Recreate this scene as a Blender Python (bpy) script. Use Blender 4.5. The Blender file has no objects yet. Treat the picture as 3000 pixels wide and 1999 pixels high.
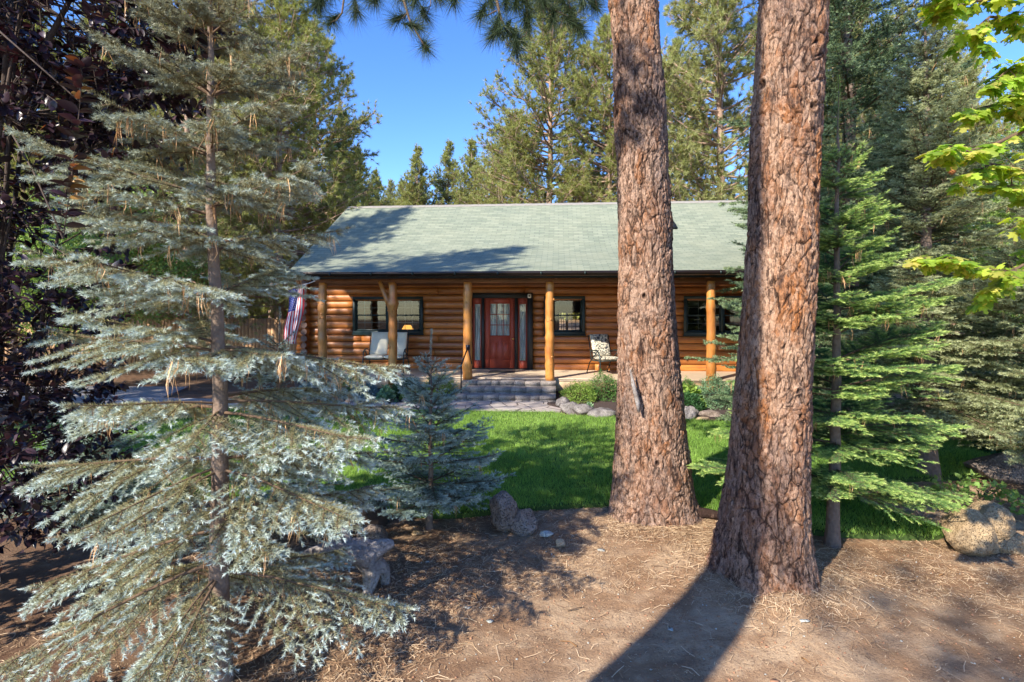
import bpy, math, random
import numpy as np
from math import sin, cos, pi, radians as rad
SC = bpy.context.scene
COL = SC.collection
random.seed(7)
# ------------------------------------------------------------------ camera, sky, sun
F = 1600.0            # focal length in pixels of the 3000 px wide photograph
HZ = 900.0            # row of the horizon
EYE = 2.25
cam_d = bpy.data.cameras.new('camera'); cam = bpy.data.objects.new('camera', cam_d); COL.objects.link(cam)
cam.location = (0, 0, EYE); cam.rotation_euler = (rad(90), 0, 0)
cam_d.sensor_width = 36; cam_d.lens = 36*F/3000; cam_d.shift_y = -(1000-HZ)/3000
cam_d.clip_start = .05; cam_d.clip_end = 2000
SC.camera = cam
SUN_AZ, SUN_EL = 42.0, 36.0     # sun stands behind and to the left of the viewer
W = bpy.data.worlds.new('World'); SC.world = W; W.use_nodes = True
nt = W.node_tree; sky = nt.nodes.new('ShaderNodeTexSky'); sky.sky_type = 'NISHITA'; sky.sun_disc = False
sky.sun_elevation = rad(SUN_EL); sky.sun_rotation = rad(180+SUN_AZ); sky.altitude = 900; sky.air_density = 1.0; sky.dust_density = .1; sky.ozone_density = 4.0
hsv = nt.nodes.new('ShaderNodeHueSaturation'); hsv.inputs['Hue'].default_value = .512; hsv.inputs['Saturation'].default_value = 1.2; hsv.inputs['Value'].default_value = .86; nt.links.new(sky.outputs[0], hsv.inputs['Color']); nt.links.new(hsv.outputs[0], nt.nodes['Background'].inputs[0]); nt.nodes['Background'].inputs[1].default_value = .15
sd = bpy.data.lights.new('sun', 'SUN'); sd.energy = 3.7; sd.angle = rad(.53); sd.color = (1, .91, .78)
so = bpy.data.objects.new('sun', sd); COL.objects.link(so)
so.rotation_euler = (rad(90-SUN_EL), 0, rad(-SUN_AZ)); so.location = (0, -5, 30)
SC.view_settings.view_transform = 'Standard'; SC.view_settings.look = 'None'; SC.view_settings.gamma = 1
SC.view_settings.exposure = 1.52
SC.cycles.max_bounces = 6; SC.cycles.transparent_max_bounces = 8; SC.cycles.use_denoising = True

def at(px, py, Y):                       # photograph pixel and distance to a place in the world
    return ((px-1500)/F*Y, Y, EYE-(py-HZ)/F*Y)
def gp(px, py):                          # photograph pixel on the level ground
    Y = EYE*F/(py-HZ); return ((px-1500)/F*Y, Y)

# ------------------------------------------------------------------ numpy noise
def _h(i, j, k, s):
    with np.errstate(over='ignore'):
        n = (i.astype(np.int64)*73856093) ^ (j.astype(np.int64)*19349663) ^ (k.astype(np.int64)*83492791) ^ (s*2654435)
        n = (n ^ (n >> 13))*1274126177; n = n ^ (n >> 16); n = n*668265263; n = n ^ (n >> 15)
    return (n & 0xffffff)/float(0xffffff)
def vnoise(P, s=0):
    I = np.floor(P).astype(np.int64); f = P-I; f = f*f*(3-2*f); o = 0
    for a in (0, 1):
        for b in (0, 1):
            for c in (0, 1):
                w = (f[:, 0] if a else 1-f[:, 0])*(f[:, 1] if b else 1-f[:, 1])*(f[:, 2] if c else 1-f[:, 2])
                o = o+w*_h(I[:, 0]+a, I[:, 1]+b, I[:, 2]+c, s)
    return o*2-1
def fbm(P, o=4, s=0):
    r = 0; a = .5
    for i in range(o): r = r+a*vnoise(P*2**i, s+i); a *= .5
    return r
def worley(P, s=0):
    I = np.floor(P).astype(np.int64); f1 = np.full(len(P), 9.); f2 = f1.copy(); cid = np.zeros(len(P))
    for a in (-1, 0, 1):
        for b in (-1, 0, 1):
            for c in (-1, 0, 1):
                J = I+np.array([a, b, c])
                Q = np.stack([J[:, 0]+_h(J[:, 0], J[:, 1], J[:, 2], s), J[:, 1]+_h(J[:, 0], J[:, 1], J[:, 2], s+11), J[:, 2]+_h(J[:, 0], J[:, 1], J[:, 2], s+23)], 1)
                d = np.sqrt(((Q-P)**2).sum(1)); idv = _h(J[:, 0], J[:, 1], J[:, 2], s+37)
                m = d < f1; f2 = np.where(m, f1, np.minimum(f2, d)); cid = np.where(m, idv, cid); f1 = np.where(m, d, f1)
    return f1, f2, cid
def unit(v): return v/np.maximum(np.linalg.norm(v, axis=-1, keepdims=True), 1e-9)

# ------------------------------------------------------------------ object helpers
def tag(o, label=None, cat=None, group=None, kind=None):
    if label: o['label'] = label
    if cat: o['category'] = cat
    if group: o['group'] = group
    if kind: o['kind'] = kind
    return o
def empty(name, loc=(0, 0, 0), rz=0, label=None, cat=None, group=None):
    o = bpy.data.objects.new(name, None); COL.objects.link(o); o.location = loc; o.rotation_euler = (0, 0, rz); o.empty_display_size = .1
    return tag(o, label, cat, group)
def mesh_obj(name, V, Fs, mats, parent=None, smooth=False, attrs=None, mi=None, uv=None):
    """V (n,3); Fs a list of integer arrays, each (m,k)"""
    me = bpy.data.meshes.new(name); V = np.asarray(V, dtype=np.float32)
    if not isinstance(Fs, list): Fs = [Fs]
    Fs = [np.asarray(f, dtype=np.int32) for f in Fs if len(f)]
    loops = np.concatenate([f.ravel() for f in Fs]); tot = np.concatenate([np.full(len(f), f.shape[1], np.int32) for f in Fs])
    st = np.concatenate([[0], np.cumsum(tot)[:-1]]).astype(np.int32)
    me.vertices.add(len(V)); me.vertices.foreach_set('co', V.ravel())
    me.loops.add(len(loops)); me.loops.foreach_set('vertex_index', loops)
    me.polygons.add(len(tot)); me.polygons.foreach_set('loop_start', st); me.polygons.foreach_set('loop_total', tot)
    if mi is not None: me.polygons.foreach_set('material_index', np.asarray(mi, dtype=np.int32))
    if uv is not None:
        l = me.uv_layers.new(name='UVMap'); l.data.foreach_set('uv', np.asarray(uv, dtype=np.float32)[loops].ravel())
    me.update(calc_edges=True)
    if smooth: me.polygons.foreach_set('use_smooth', np.ones(len(tot), dtype=bool))
    for k, a in (attrs or {}).items():
        at_ = me.attributes.new(k, 'FLOAT', 'POINT'); at_.data.foreach_set('value', np.asarray(a, dtype=np.float32))
    for m in (mats if isinstance(mats, (list, tuple)) else [mats]): me.materials.append(m)
    o = bpy.data.objects.new(name, me); COL.objects.link(o)
    if parent: o.parent = parent
    return o
class MB:
    def __init__(s): s.v = []; s.f = {}; s.n = 0; s.a = []; s.m = {}
    def add(s, V, Fc, m=0, a=0.):
        V = np.asarray(V, float)
        for f in Fc:
            k = len(f); s.f.setdefault(k, []).append([i+s.n for i in f]); s.m.setdefault(k, []).append(m)
        s.v.append(V); s.n += len(V); s.a.append(np.full(len(V), a) if np.isscalar(a) else np.asarray(a)); return s
    def box(s, x0, x1, y0, y1, z0, z1, m=0, a=0., bev=0.):
        if bev > 0:     # bevelled box made of an inset at top and bottom
            b = bev; V = []
            for z, q in ((z0, b), (z0+b, 0), (z1-b, 0), (z1, b)):
                V += [(x0+q, y0+q, z), (x1-q, y0+q, z), (x1-q, y1-q, z), (x0+q, y1-q, z)]
            Fc = [(3, 2, 1, 0), (12, 13, 14, 15)]
            for r in range(3):
                for i in range(4): Fc.append((r*4+i, r*4+(i+1) % 4, r*4+4+(i+1) % 4, r*4+4+i))
            return s.add(V, Fc, m, a)
        return s.add([(x0, y0, z0), (x1, y0, z0), (x1, y1, z0), (x0, y1, z0), (x0, y0, z1), (x1, y0, z1), (x1, y1, z1), (x0, y1, z1)],
                     [(3, 2, 1, 0), (4, 5, 6, 7), (0, 1, 5, 4), (1, 2, 6, 5), (2, 3, 7, 6), (3, 0, 4, 7)], m, a)
    def tube(s, pts, r, n=8, m=0, a=0., cap=True, seed=None):
        V, Fc = tube_path(pts, r, n, cap); return s.add(V, Fc, m, a)
    def build(s, name, mats, parent=None, smooth=False, attr='rnd'):
        Fs = [np.array(v) for v in s.f.values()]; mi = sum([s.m[k] for k in s.f], [])
        return mesh_obj(name, np.concatenate(s.v), Fs, mats, parent, smooth, {attr: np.concatenate(s.a)}, mi)
def frame(ax):
    up = np.where(np.abs(ax[..., 2:3]) > .9, np.array([1., 0, 0]), np.array([0., 0, 1]))
    e1 = unit(np.cross(ax, up)); return e1, np.cross(e1, ax)
def tube_path(pts, r, n=8, cap=True):
    P = np.asarray(pts, float); r = np.full(len(P), r) if np.isscalar(r) else np.asarray(r, float)
    T = unit(np.gradient(P, axis=0)); e1, e2 = frame(T)
    for i in range(1, len(P)):           # keep the frame from flipping
        a = e1[i-1]-T[i]*np.dot(e1[i-1], T[i]); e1[i] = a/max(np.linalg.norm(a), 1e-9); e2[i] = np.cross(e1[i], T[i])
    th = np.arange(n)*2*pi/n
    V = (P[:, None]+r[:, None, None]*(np.cos(th)[None, :, None]*e1[:, None]+np.sin(th)[None, :, None]*e2[:, None])).reshape(-1, 3)
    Fc = [(i*n+j, i*n+n+j, i*n+n+(j+1) % n, i*n+(j+1) % n) for i in range(len(P)-1) for j in range(n)]
    if cap: Fc += [tuple(range(n)), tuple(range((len(P)-1)*n+n-1, (len(P)-1)*n-1, -1))]
    return V, Fc
def seg_tubes(P0, P1, R0, R1, n=4):
    ax = unit(P1-P0); e1, e2 = frame(ax); th = np.arange(n)*2*pi/n
    c = np.cos(th)[None, :, None]; s_ = np.sin(th)[None, :, None]; rad_ = c*e1[:, None]+s_*e2[:, None]
    V = np.concatenate([P0[:, None]+R0[:, None, None]*rad_, P1[:, None]+R1[:, None, None]*rad_], 1).reshape(-1, 3)
    b = (np.arange(len(P0))*2*n)[:, None, None]; j = np.arange(n)
    q = np.stack([j, (j+1) % n, n+(j+1) % n, n+j], 1)[None]
    return V, (b+q).reshape(-1, 4)
def sub_copy(root, loc, rz=0., sc=1., label=None, group=None):
    r = root.copy(); COL.objects.link(r); r.location = loc; r.rotation_euler = (0, 0, rz); r.scale = (sc, sc, sc) if np.isscalar(sc) else sc
    if label: r['label'] = label
    if group: r['group'] = group
    elif 'group' in r.keys(): del r['group']
    for ch in list(root.children):
        c = ch.copy(); COL.objects.link(c); c.parent = r
    return r

# ------------------------------------------------------------------ materials
class NT:
    def __init__(s, name):
        s.m = bpy.data.materials.new(name); s.m.use_nodes = True; s.t = s.m.node_tree; s.b = s.t.nodes['Principled BSDF']; s.out = s.t.nodes['Material Output']
    def n(s, ty, **kw):
        x = s.t.nodes.new('ShaderNode'+ty)
        for k, v in kw.items():
            if k.startswith('i_'):
                key = k[2:]; key = int(key) if key.isdigit() else key.replace('_', ' '); s.set(x.inputs[key], v)
            else: setattr(x, k, v)
        return x
    def set(s, inp, v):
        if hasattr(v, 'is_linked') or isinstance(v, bpy.types.NodeSocket): s.t.links.new(v, inp)
        elif isinstance(v, tuple) and len(v) == 3 and inp.type == 'RGBA': inp.default_value = (*v, 1)
        else: inp.default_value = v
    def coord(s, kind='Object', scale=(1, 1, 1)):
        c = s.n('TexCoord').outputs[kind]; mp = s.n('Mapping'); s.set(mp.inputs[0], c); mp.inputs['Scale'].default_value = scale; return mp.outputs[0]
    def noise(s, vec, scale, detail=4, rough=.55, dist=0.):
        x = s.n('TexNoise'); s.set(x.inputs['Vector'], vec); x.inputs['Scale'].default_value = scale; x.inputs['Detail'].default_value = detail
        x.inputs['Roughness'].default_value = rough; x.inputs['Distortion'].default_value = dist; return x.outputs[0]
    def vor(s, vec, scale, feature='F1', out=0, rnd=1.):
        x = s.n('TexVoronoi', feature=feature); s.set(x.inputs['Vector'], vec); x.inputs['Scale'].default_value = scale; x.inputs['Randomness'].default_value = rnd; return x.outputs[out]
    def ramp(s, fac, stops, interp='LINEAR'):
        x = s.n('ValToRGB'); r = x.color_ramp; r.interpolation = interp; s.set(x.inputs[0], fac)
        while len(r.elements) < len(stops): r.elements.new(.5)
        for e, (p, c) in zip(r.elements, stops): e.position = p; e.color = (*c, 1) if not np.isscalar(c) else (c, c, c, 1)
        return x.outputs[0]
    def mix(s, fac, a, b, mode='MIX'):
        x = s.n('Mix', data_type='RGBA', blend_type=mode); s.set(x.inputs[0], fac); s.set(x.inputs[6], a); s.set(x.inputs[7], b); return x.outputs[2]
    def attr(s, name): return s.n('Attribute', attribute_name=name).outputs['Fac']
    def math(s, op, a, b=0.):
        x = s.n('Math', operation=op); s.set(x.inputs[0], a); s.set(x.inputs[1], b); return x.outputs[0]
    def bump(s, h, dist=.01, st=1., prev=None):
        x = s.n('Bump'); s.set(x.inputs['Height'], h); x.inputs['Distance'].default_value = dist; x.inputs['Strength'].default_value = st
        if prev is not None: s.set(x.inputs['Normal'], prev)
        return x.outputs[0]
    def fin(s, col=None, rough=.6, nrm=None, metal=0., spec=.5, coat=0.):
        if col is not None: s.set(s.b.inputs['Base Color'], col)
        s.set(s.b.inputs['Roughness'], rough); s.b.inputs['Metallic'].default_value = metal; s.b.inputs['Specular IOR Level'].default_value = spec
        if coat: s.b.inputs['Coat Weight'].default_value = coat; s.b.inputs['Coat Roughness'].default_value = .15
        if nrm is not None: s.set(s.b.inputs['Normal'], nrm)
        return s.m
def simple(name, c, rough=.6, var=.25, scale=8., bump=.0, metal=0., spec=.5, coat=0.):
    t = NT(name); v = t.coord(); n_ = t.noise(v, scale, 5)
    col = t.mix(n_, tuple(x*(1-var) for x in c), tuple(min(1, x*(1+var)) for x in c))
    return t.fin(col, rough, t.bump(n_, bump) if bump else None, metal, spec, coat)
def leafmat(name, stops, trans=.3, rough=.5, tint=(1.2, 1.15, .6), spec=.3, vr=.35):
    """stops: colours along the attribute 'tip' (old growth to new growth)"""
    t = NT(name); col = t.ramp(t.attr('tip'), stops)
    r = t.attr('rnd'); k = t.math('ADD', t.math('MULTIPLY', r, 2*vr), 1-vr)
    comb = t.n('CombineColor'); [t.set(comb.inputs[i], k) for i in range(3)]
    col = t.mix(1., col, comb.outputs[0], 'MULTIPLY')
    t.fin(col, rough, None, 0, spec)
    tr = t.n('BsdfTranslucent'); t.set(tr.inputs[0], t.mix(1., col, tint, 'MULTIPLY'))
    ms = t.n('MixShader'); ms.inputs[0].default_value = trans
    t.t.links.new(t.b.outputs[0], ms.inputs[1]); t.t.links.new(tr.outputs[0], ms.inputs[2]); t.t.links.new(ms.outputs[0], t.out.inputs[0])
    return t.m

def mat_soil():
    t = NT('forest_soil'); v = t.coord(); big = t.noise(v, .7, 3, .6); mid = t.noise(v, 6, 5, .6); fine = t.noise(v, 60, 4, .7); gr = t.noise(v, 190, 3, .8)
    c = t.ramp(mid, [(.3, (.2, .12, .07)), (.5, (.34, .22, .13)), (.7, (.5, .355, .22))])
    c = t.mix(t.ramp(big, [(.38, 0.), (.6, .8)]), c, (.55, .395, .245))
    duff = t.noise(t.coord('Object', (1, 1.6, 1)), 1.7, 5, .65, .4); c = t.mix(t.ramp(duff, [(.44, 0.), (.56, .6)]), c, (.24, .13, .065))
    c = t.mix(t.math('MULTIPLY', t.ramp(fine, [(.36, .8), (.48, 0.)]), t.ramp(t.noise(v, 2.2, 3), [(.4, .25), (.6, 1.)])), c, (.13, .08, .055))
    c = t.mix(t.ramp(gr, [(.66, 0.), (.74, .8)]), c, (.55, .43, .32))
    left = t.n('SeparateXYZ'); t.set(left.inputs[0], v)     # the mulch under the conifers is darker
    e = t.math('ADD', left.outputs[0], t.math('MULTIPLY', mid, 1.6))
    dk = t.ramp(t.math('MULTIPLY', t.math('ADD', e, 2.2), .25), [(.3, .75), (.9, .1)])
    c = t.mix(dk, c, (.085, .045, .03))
    b = t.bump(mid, .03); b = t.bump(fine, .012, 1., b); b = t.bump(gr, .004, 1., b)
    return t.fin(c, .95, b, 0, .15)
def mat_bark(name, tan, org, dark, grey):
    t = NT(name); v = t.coord('Object', (1, 1, .5)); ck = t.attr('crack'); pl = t.attr('plate')
    n1 = t.noise(v, 4, 4, .6); n0 = t.noise(t.coord('Object', (1, 1, .35)), 1.6, 4, .6); n2 = t.noise(v, 38, 5, .75); n3 = t.noise(v, 120, 4, .75); nf = t.noise(t.coord('Object', (1, 1, .3)), 15, 7, .75, .5); fl = t.vor(t.coord('Object', (1, 1, .6)), 42, 'F1', 1)
    bw = t.n('RGBToBW'); t.set(bw.inputs[0], fl)
    c = t.mix(t.ramp(pl, [(.25, 0.), (.75, 1.)]), tan, org); c = t.mix(t.ramp(n1, [(.42, 0.), (.6, .85)]), c, tan)
    c = t.mix(t.ramp(n0, [(.44, 0.), (.62, .8)]), c, grey)
    c = t.mix(t.ramp(bw.outputs[0], [(.2, .5), (.5, 0.)]), c, tuple(x*.5 for x in org)); c = t.mix(t.ramp(bw.outputs[0], [(.6, 0.), (.95, .5)]), c, tuple(min(1, x*1.4) for x in tan))
    c = t.mix(t.ramp(nf, [(.36, .85), (.47, 0.)]), c, tuple(x*.3 for x in grey))
    c = t.mix(t.ramp(n2, [(.36, .8), (.46, 0.)]), c, dark); c = t.mix(t.ramp(n3, [(.35, .6), (.47, 0.)]), c, dark)
    c = t.mix(t.ramp(ck, [(.0, .95), (.3, .6), (.55, 0.)]), c, dark)
    vs = t.noise(t.coord('Object', (1, 1, .14)), 26, 6, .7, .4); c = t.mix(t.ramp(vs, [(.38, .85), (.46, 0.)]), c, dark); c = t.mix(t.ramp(vs, [(.6, 0.), (.72, .5)]), c, tuple(min(1, x*1.3) for x in tan))
    b = t.bump(nf, .03); b = t.bump(vs, .03, 1., b); b = t.bump(bw.outputs[0], .006, 1., b); b = t.bump(n2, .018, 1., b); b = t.bump(n3, .006, 1., b)
    return t.fin(c, .9, b, 0, .2)
def mat_log(name, a, b_, glossy=.42, scale=(.35, 2.5, 5), coat=.25):
    t = NT(name); v = t.coord('Object', scale); r = t.attr('rnd'); n1 = t.noise(v, 3.2, 6, .6, .8); n2 = t.noise(v, 14, 5, .65, .4)
    n3 = t.noise(t.coord('Object', (1.2, 1, 1.2)), 1.3, 3)
    c = t.mix(t.ramp(n1, [(.3, 0.), (.7, 1.)]), a, b_); c = t.mix(t.math('MULTIPLY', r, .75), c, tuple(x*.42 for x in a))
    c = t.mix(t.ramp(n3, [(.35, .45), (.6, 0.)]), c, tuple(x*.4 for x in a))
    c = t.mix(t.ramp(n2, [(.28, .8), (.4, 0.)]), c, (.035, .012, .006))
    k = t.vor(t.coord('Object', (1.4, 1, 3.2)), 2.1); c = t.mix(t.ramp(k, [(.03, .85), (.09, 0.)]), c, (.03, .012, .006))
    return t.fin(c, glossy, t.bump(n2, .006), 0, .5, coat)
def mat_shingle():
    t = NT('green_shingles'); uv = t.n('TexCoord').outputs['UV']
    br = t.n('TexBrick'); t.set(br.inputs['Vector'], uv); br.offset = .5
    for k, v in (('Color1', (.185, .21, .145)), ('Color2', (.3, .32, .225)), ('Mortar', (.11, .13, .1))): t.set(br.inputs[k], v)
    br.inputs['Scale'].default_value = 1; br.inputs['Mortar Size'].default_value = .009; br.inputs['Mortar Smooth'].default_value = .3
    br.inputs['Brick Width'].default_value = .31; br.inputs['Row Height'].default_value = .14; br.inputs['Bias'].default_value = .1
    mp = t.n('Mapping'); t.set(mp.inputs[0], uv); mp.inputs['Scale'].default_value = (1, 1, 1)
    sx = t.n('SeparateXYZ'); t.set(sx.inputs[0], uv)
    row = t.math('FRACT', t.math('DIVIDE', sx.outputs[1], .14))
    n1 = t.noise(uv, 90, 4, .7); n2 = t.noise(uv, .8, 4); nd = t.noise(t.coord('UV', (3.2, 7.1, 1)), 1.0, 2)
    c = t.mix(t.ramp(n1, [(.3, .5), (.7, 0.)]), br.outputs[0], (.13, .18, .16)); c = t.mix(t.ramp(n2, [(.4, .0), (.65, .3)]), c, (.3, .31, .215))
    edge = t.math('MULTIPLY', t.ramp(row, [(.0, 1.), (.2, 0.)]), t.ramp(nd, [(.42, .3), (.55, 1.)]))  # course shadow lines painted as dark dashes, stronger at random tabs
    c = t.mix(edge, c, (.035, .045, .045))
    b = t.bump(n1, .003)
    return t.fin(c, .85, b, 0, .3)
def mat_rock(name, a, b_, sc=6., holes=.0, dark=(.04, .035, .03)):
    t = NT(name); v = t.coord(); n1 = t.noise(v, sc, 6, .65); n2 = t.noise(v, sc*7, 5, .7)
    c = t.mix(t.ramp(n1, [(.35, 0.), (.65, 1.)]), a, b_); c = t.mix(t.ramp(n2, [(.34, .7), (.5, 0.)]), c, dark)
    bb = t.bump(n1, .03); bb = t.bump(n2, .01, 1., bb)
    if holes:
        h = t.vor(v, sc*9); c = t.mix(t.ramp(h, [(.18, holes), (.32, 0.)]), c, dark); bb = t.bump(t.ramp(h, [(.1, 0.), (.4, 1.)]), .012, 1., bb)
    return t.fin(c, .9, bb, 0, .2)
def mat_flag_stone():
    t = NT('flagstone_paving'); v = t.coord(); d = t.vor(v, 2.6, 'DISTANCE_TO_EDGE'); c0 = t.vor(v, 2.6, 'F1', 1); n = t.noise(v, 14, 5)
    bw = t.n('RGBToBW'); t.set(bw.inputs[0], c0)
    c = t.mix(bw.outputs[0], (.33, .27, .24), (.47, .42, .36)); c = t.mix(t.ramp(n, [(.3, .4), (.6, 0.)]), c, (.3, .27, .25))
    c = t.mix(t.ramp(d, [(.012, 1.), (.03, 0.)]), c, (.1, .085, .07)); return t.fin(c, .8, t.bump(t.ramp(d, [(0., 0.), (.04, 1.)]), .012))
def mat_floral():
    t = NT('floral_cushion'); v = t.coord(); n = t.noise(v, 13, 2, .5, 1.6); d = t.vor(v, 11, 'DISTANCE_TO_EDGE')
    m = t.math('MULTIPLY', t.ramp(n, [(.44, 0.), (.46, 1.)]), t.ramp(d, [(.03, 0.), (.05, 1.)]))
    return t.fin(t.mix(m, (.03, .035, .045), (.62, .57, .43)), .85, t.bump(n, .004))
def mat_glass():
    t = NT('window_glass'); g = t.n('BsdfGlossy'); g.inputs['Roughness'].default_value = .03; tr = t.n('BsdfTransparent'); tr.inputs[0].default_value = (.9, .93, .93, 1)
    fr = t.n('Fresnel'); fr.inputs[0].default_value = 1.7; ms = t.n('MixShader'); t.set(ms.inputs[0], fr.outputs[0])
    t.t.links.new(tr.outputs[0], ms.inputs[1]); t.t.links.new(g.outputs[0], ms.inputs[2]); t.t.links.new(ms.outputs[0], t.out.inputs[0]); return t.m
def mat_lamp():
    t = NT('lit_lampshade'); t.fin((.8, .45, .12), .8); t.b.inputs['Emission Color'].default_value = (1, .45, .08, 1); t.b.inputs['Emission Strength'].default_value = .55; return t.m
def mat_curtain():
    t = NT('sheer_curtain'); v = t.coord('Object', (1, 1, .08)); w = t.noise(v, 26, 3); return t.fin(t.mix(t.ramp(w, [(.35, 0.), (.65, 1.)]), (.4, .38, .34), (.95, .92, .84)), .9, t.bump(w, .01))
MT = dict(
    soil=mat_soil(), mulch=simple('dark_mulch', (.075, .055, .048), .95, .7, 25, .03, spec=.1), gravel=simple('grey_gravel', (.24, .22, .21), .95, .45, 60, .01),
    lawn=simple('lawn_soil', (.05, .085, .022), .95, .4, 9, .01, spec=.1),
    litter=simple('forest_litter', (.2, .15, .09), .95, .5, 1.2, .03, spec=.1),
    grass=leafmat('grass_blades', [(0, (.17, .31, .055)), (.6, (.31, .5, .1)), (1, (.55, .7, .25))], .4, .5, (1.2, 1.2, .5), .3, .4),
    bark_a=mat_bark('pine_bark', (.52, .345, .245), (.4, .17, .07), (.035, .019, .015), (.24, .185, .165)),
    bark_b=mat_bark('pine_bark_orange', (.56, .36, .24), (.46, .18, .06), (.035, .018, .014), (.22, .155, .135)),
    barkfar=simple('far_pine_bark', (.34, .23, .17), .95, .45, 3.5, .03), barks=simple('young_bark', (.2, .145, .11), .9, .5, 22, .02, spec=.2), twig=simple('twig_wood', (.13, .085, .055), .9, .4, 20, spec=.2),
    bluespruce=leafmat('blue_spruce_needles', [(0, (.31, .28, .13)), (.3, (.36, .36, .22)), (.65, (.45, .52, .43)), (1, (.66, .77, .74))], .2, .45, (1, 1, .9)),
    bluefir=leafmat('blue_fir_needles', [(0, (.11, .15, .09)), (.5, (.22, .3, .24)), (1, (.46, .58, .52))], .2, .45, (1, 1, .8)),
    greenfir=leafmat('green_fir_needles', [(0, (.06, .12, .045)), (.45, (.12, .24, .075)), (.8, (.3, .45, .12)), (1, (.6, .72, .24))], .3),
    darkfir=leafmat('dark_fir_needles', [(0, (.05, .085, .04)), (.5, (.1, .16, .075)), (1, (.26, .35, .18))], .2),
    olivefir=leafmat('olive_fir_needles', [(0, (.11, .12, .05)), (.5, (.22, .25, .11)), (1, (.48, .52, .29))], .25),
    pinen=leafmat('pine_needles', [(0, (.2, .2, .06)), (.5, (.27, .3, .085)), (1, (.42, .45, .16))], .3, .5, (1.2, 1.1, .5)),
    pinen2=leafmat('yellow_pine_needles', [(0, (.21, .2, .08)), (.5, (.3, .33, .12)), (1, (.45, .46, .2))], .3, .5, (1.2, 1.1, .5)),
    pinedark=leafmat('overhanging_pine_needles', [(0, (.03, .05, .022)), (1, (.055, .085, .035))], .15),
    plum=leafmat('plum_leaves', [(0, (.016, .009, .014)), (.6, (.03, .016, .024)), (.97, (.065, .035, .045)), (1, (.3, .17, .05))], .1, .35, (1.6, .6, .6), .5, .5),
    maple=leafmat('maple_leaves', [(0, (.2, .36, .04)), (.5, (.42, .56, .07)), (1, (.72, .64, .18))], .6, .5, (1.1, 1.1, .3)),
    lgreen=leafmat('light_green_leaves', [(0, (.13, .24, .05)), (1, (.3, .42, .12))], .4, .5),
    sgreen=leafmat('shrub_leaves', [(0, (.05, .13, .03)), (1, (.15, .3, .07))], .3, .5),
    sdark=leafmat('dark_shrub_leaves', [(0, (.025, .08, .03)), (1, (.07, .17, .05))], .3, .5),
    sblue=leafmat('juniper_sprays', [(0, (.09, .16, .15)), (1, (.27, .38, .37))], .15, .6, (1, 1, 1)),
    syellow=leafmat('yellow_green_leaves', [(0, (.14, .26, .04)), (1, (.34, .46, .1))], .35, .5),
    ssage=leafmat('sage_leaves', [(0, (.1, .2, .1)), (1, (.26, .4, .22))], .3, .6),
    dryn=leafmat('dry_needles', [(0, (.42, .22, .09)), (1, (.66, .42, .22))], .15, .6, (1.1, .9, .6)),
    drylit=leafmat('fallen_needles', [(0, (.2, .11, .06)), (.5, (.42, .28, .16)), (1, (.66, .5, .32))], .05, .8, (1, 1, 1), .15, .3),
    log=mat_log('varnished_logs', (.42, .125, .025), (.64, .25, .05)), logend=simple('log_end_grain', (.16, .1, .08), .8, .5, 14),
    post=mat_log('varnished_post', (.4, .135, .028), (.62, .28, .06), .38, (3, 3, .5)), beam=mat_log('stained_beam', (.16, .055, .02), (.24, .09, .03), .6, (.3, 3, 3), 0),
    cream=simple('cream_paint', (.6, .43, .25), .6, .1, 4), deck=simple('deck_boards', (.56, .44, .31), .55, .18, 6), ceil=simple('ceiling_boards', (.62, .4, .17), .6, .15, 3),
    shingle=mat_shingle(), gutter=simple('gutter_metal', (.03, .02, .018), .22, .2, 3, 0, .6), teal=simple('teal_trim', (.012, .028, .03), .5, .25, 6), tealsoffit=simple('teal_soffit', (.06, .13, .12), .7, .15, 4),
    black=simple('black_trim', (.014, .015, .016), .5, .3, 8), red=simple('red_door_paint', (.36, .06, .03), .5, .18, 5), glass=mat_glass(), curtain=mat_curtain(), lamp=mat_lamp(),
    muntin=simple('window_grille', (.42, .4, .33), .5, .1), brass=simple('brass', (.7, .45, .15), .25, .1, 5, 0, 1.), white=simple('white_plastic', (.75, .74, .7), .4, .05), dark=simple('room_dark', (.05, .045, .04), .9, .1),
    paver=mat_rock('grey_pavers', (.23, .2, .175), (.38, .33, .29), 5), flagst=mat_flag_stone(), lattice=simple('red_lattice', (.12, .035, .025), .7, .2),
    lava=mat_rock('lava_rock', (.14, .125, .12), (.32, .29, .27), 7, .6), rocktan=mat_rock('tan_rock', (.32, .22, .12), (.46, .34, .2), 9, .5, (.09, .06, .035)), rockgrey=mat_rock('pitted_rock', (.17, .13, .105), (.32, .26, .215), 6, .8, (.045, .035, .03)), stonew=mat_rock('pale_stone', (.4, .42, .38), (.55, .56, .5), 9), stonet=mat_rock('tan_stone', (.4, .29, .18), (.5, .37, .24), 9),
    drift=mat_rock('weathered_wood', (.2, .17, .15), (.4, .37, .35), 8, 0, (.05, .035, .025)), stump=simple('dark_stump', (.06, .04, .03), .95, .5, 9, .03),
    cushion=simple('cream_cushion', (.68, .64, .5), .9, .08, 30, .003), floral=mat_floral(), iron=simple('dark_iron', (.025, .04, .04), .4, .2, 8, 0, .4), rebar=simple('black_iron', (.02, .02, .03), .4, .2, 60, .004, .5),
    fence=simple('cedar_fence', (.5, .3, .16), .85, .3, 3), flagr=simple('flag_red', (.5, .02, .04), .8, .08), flagw=simple('flag_white', (.75, .75, .75), .8, .05), flagb=simple('flag_blue', (.02, .04, .25), .8, .1),
    pot=simple('dark_planter', (.03, .035, .05), .6, .3), cone=simple('pine_cone', (.4, .17, .05), .8, .4, 60), deadleaf=simple('dead_leaf', (.3, .155, .085), .7, .3, 20), wire=simple('far_dark', (.03, .03, .03), .8))
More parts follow.
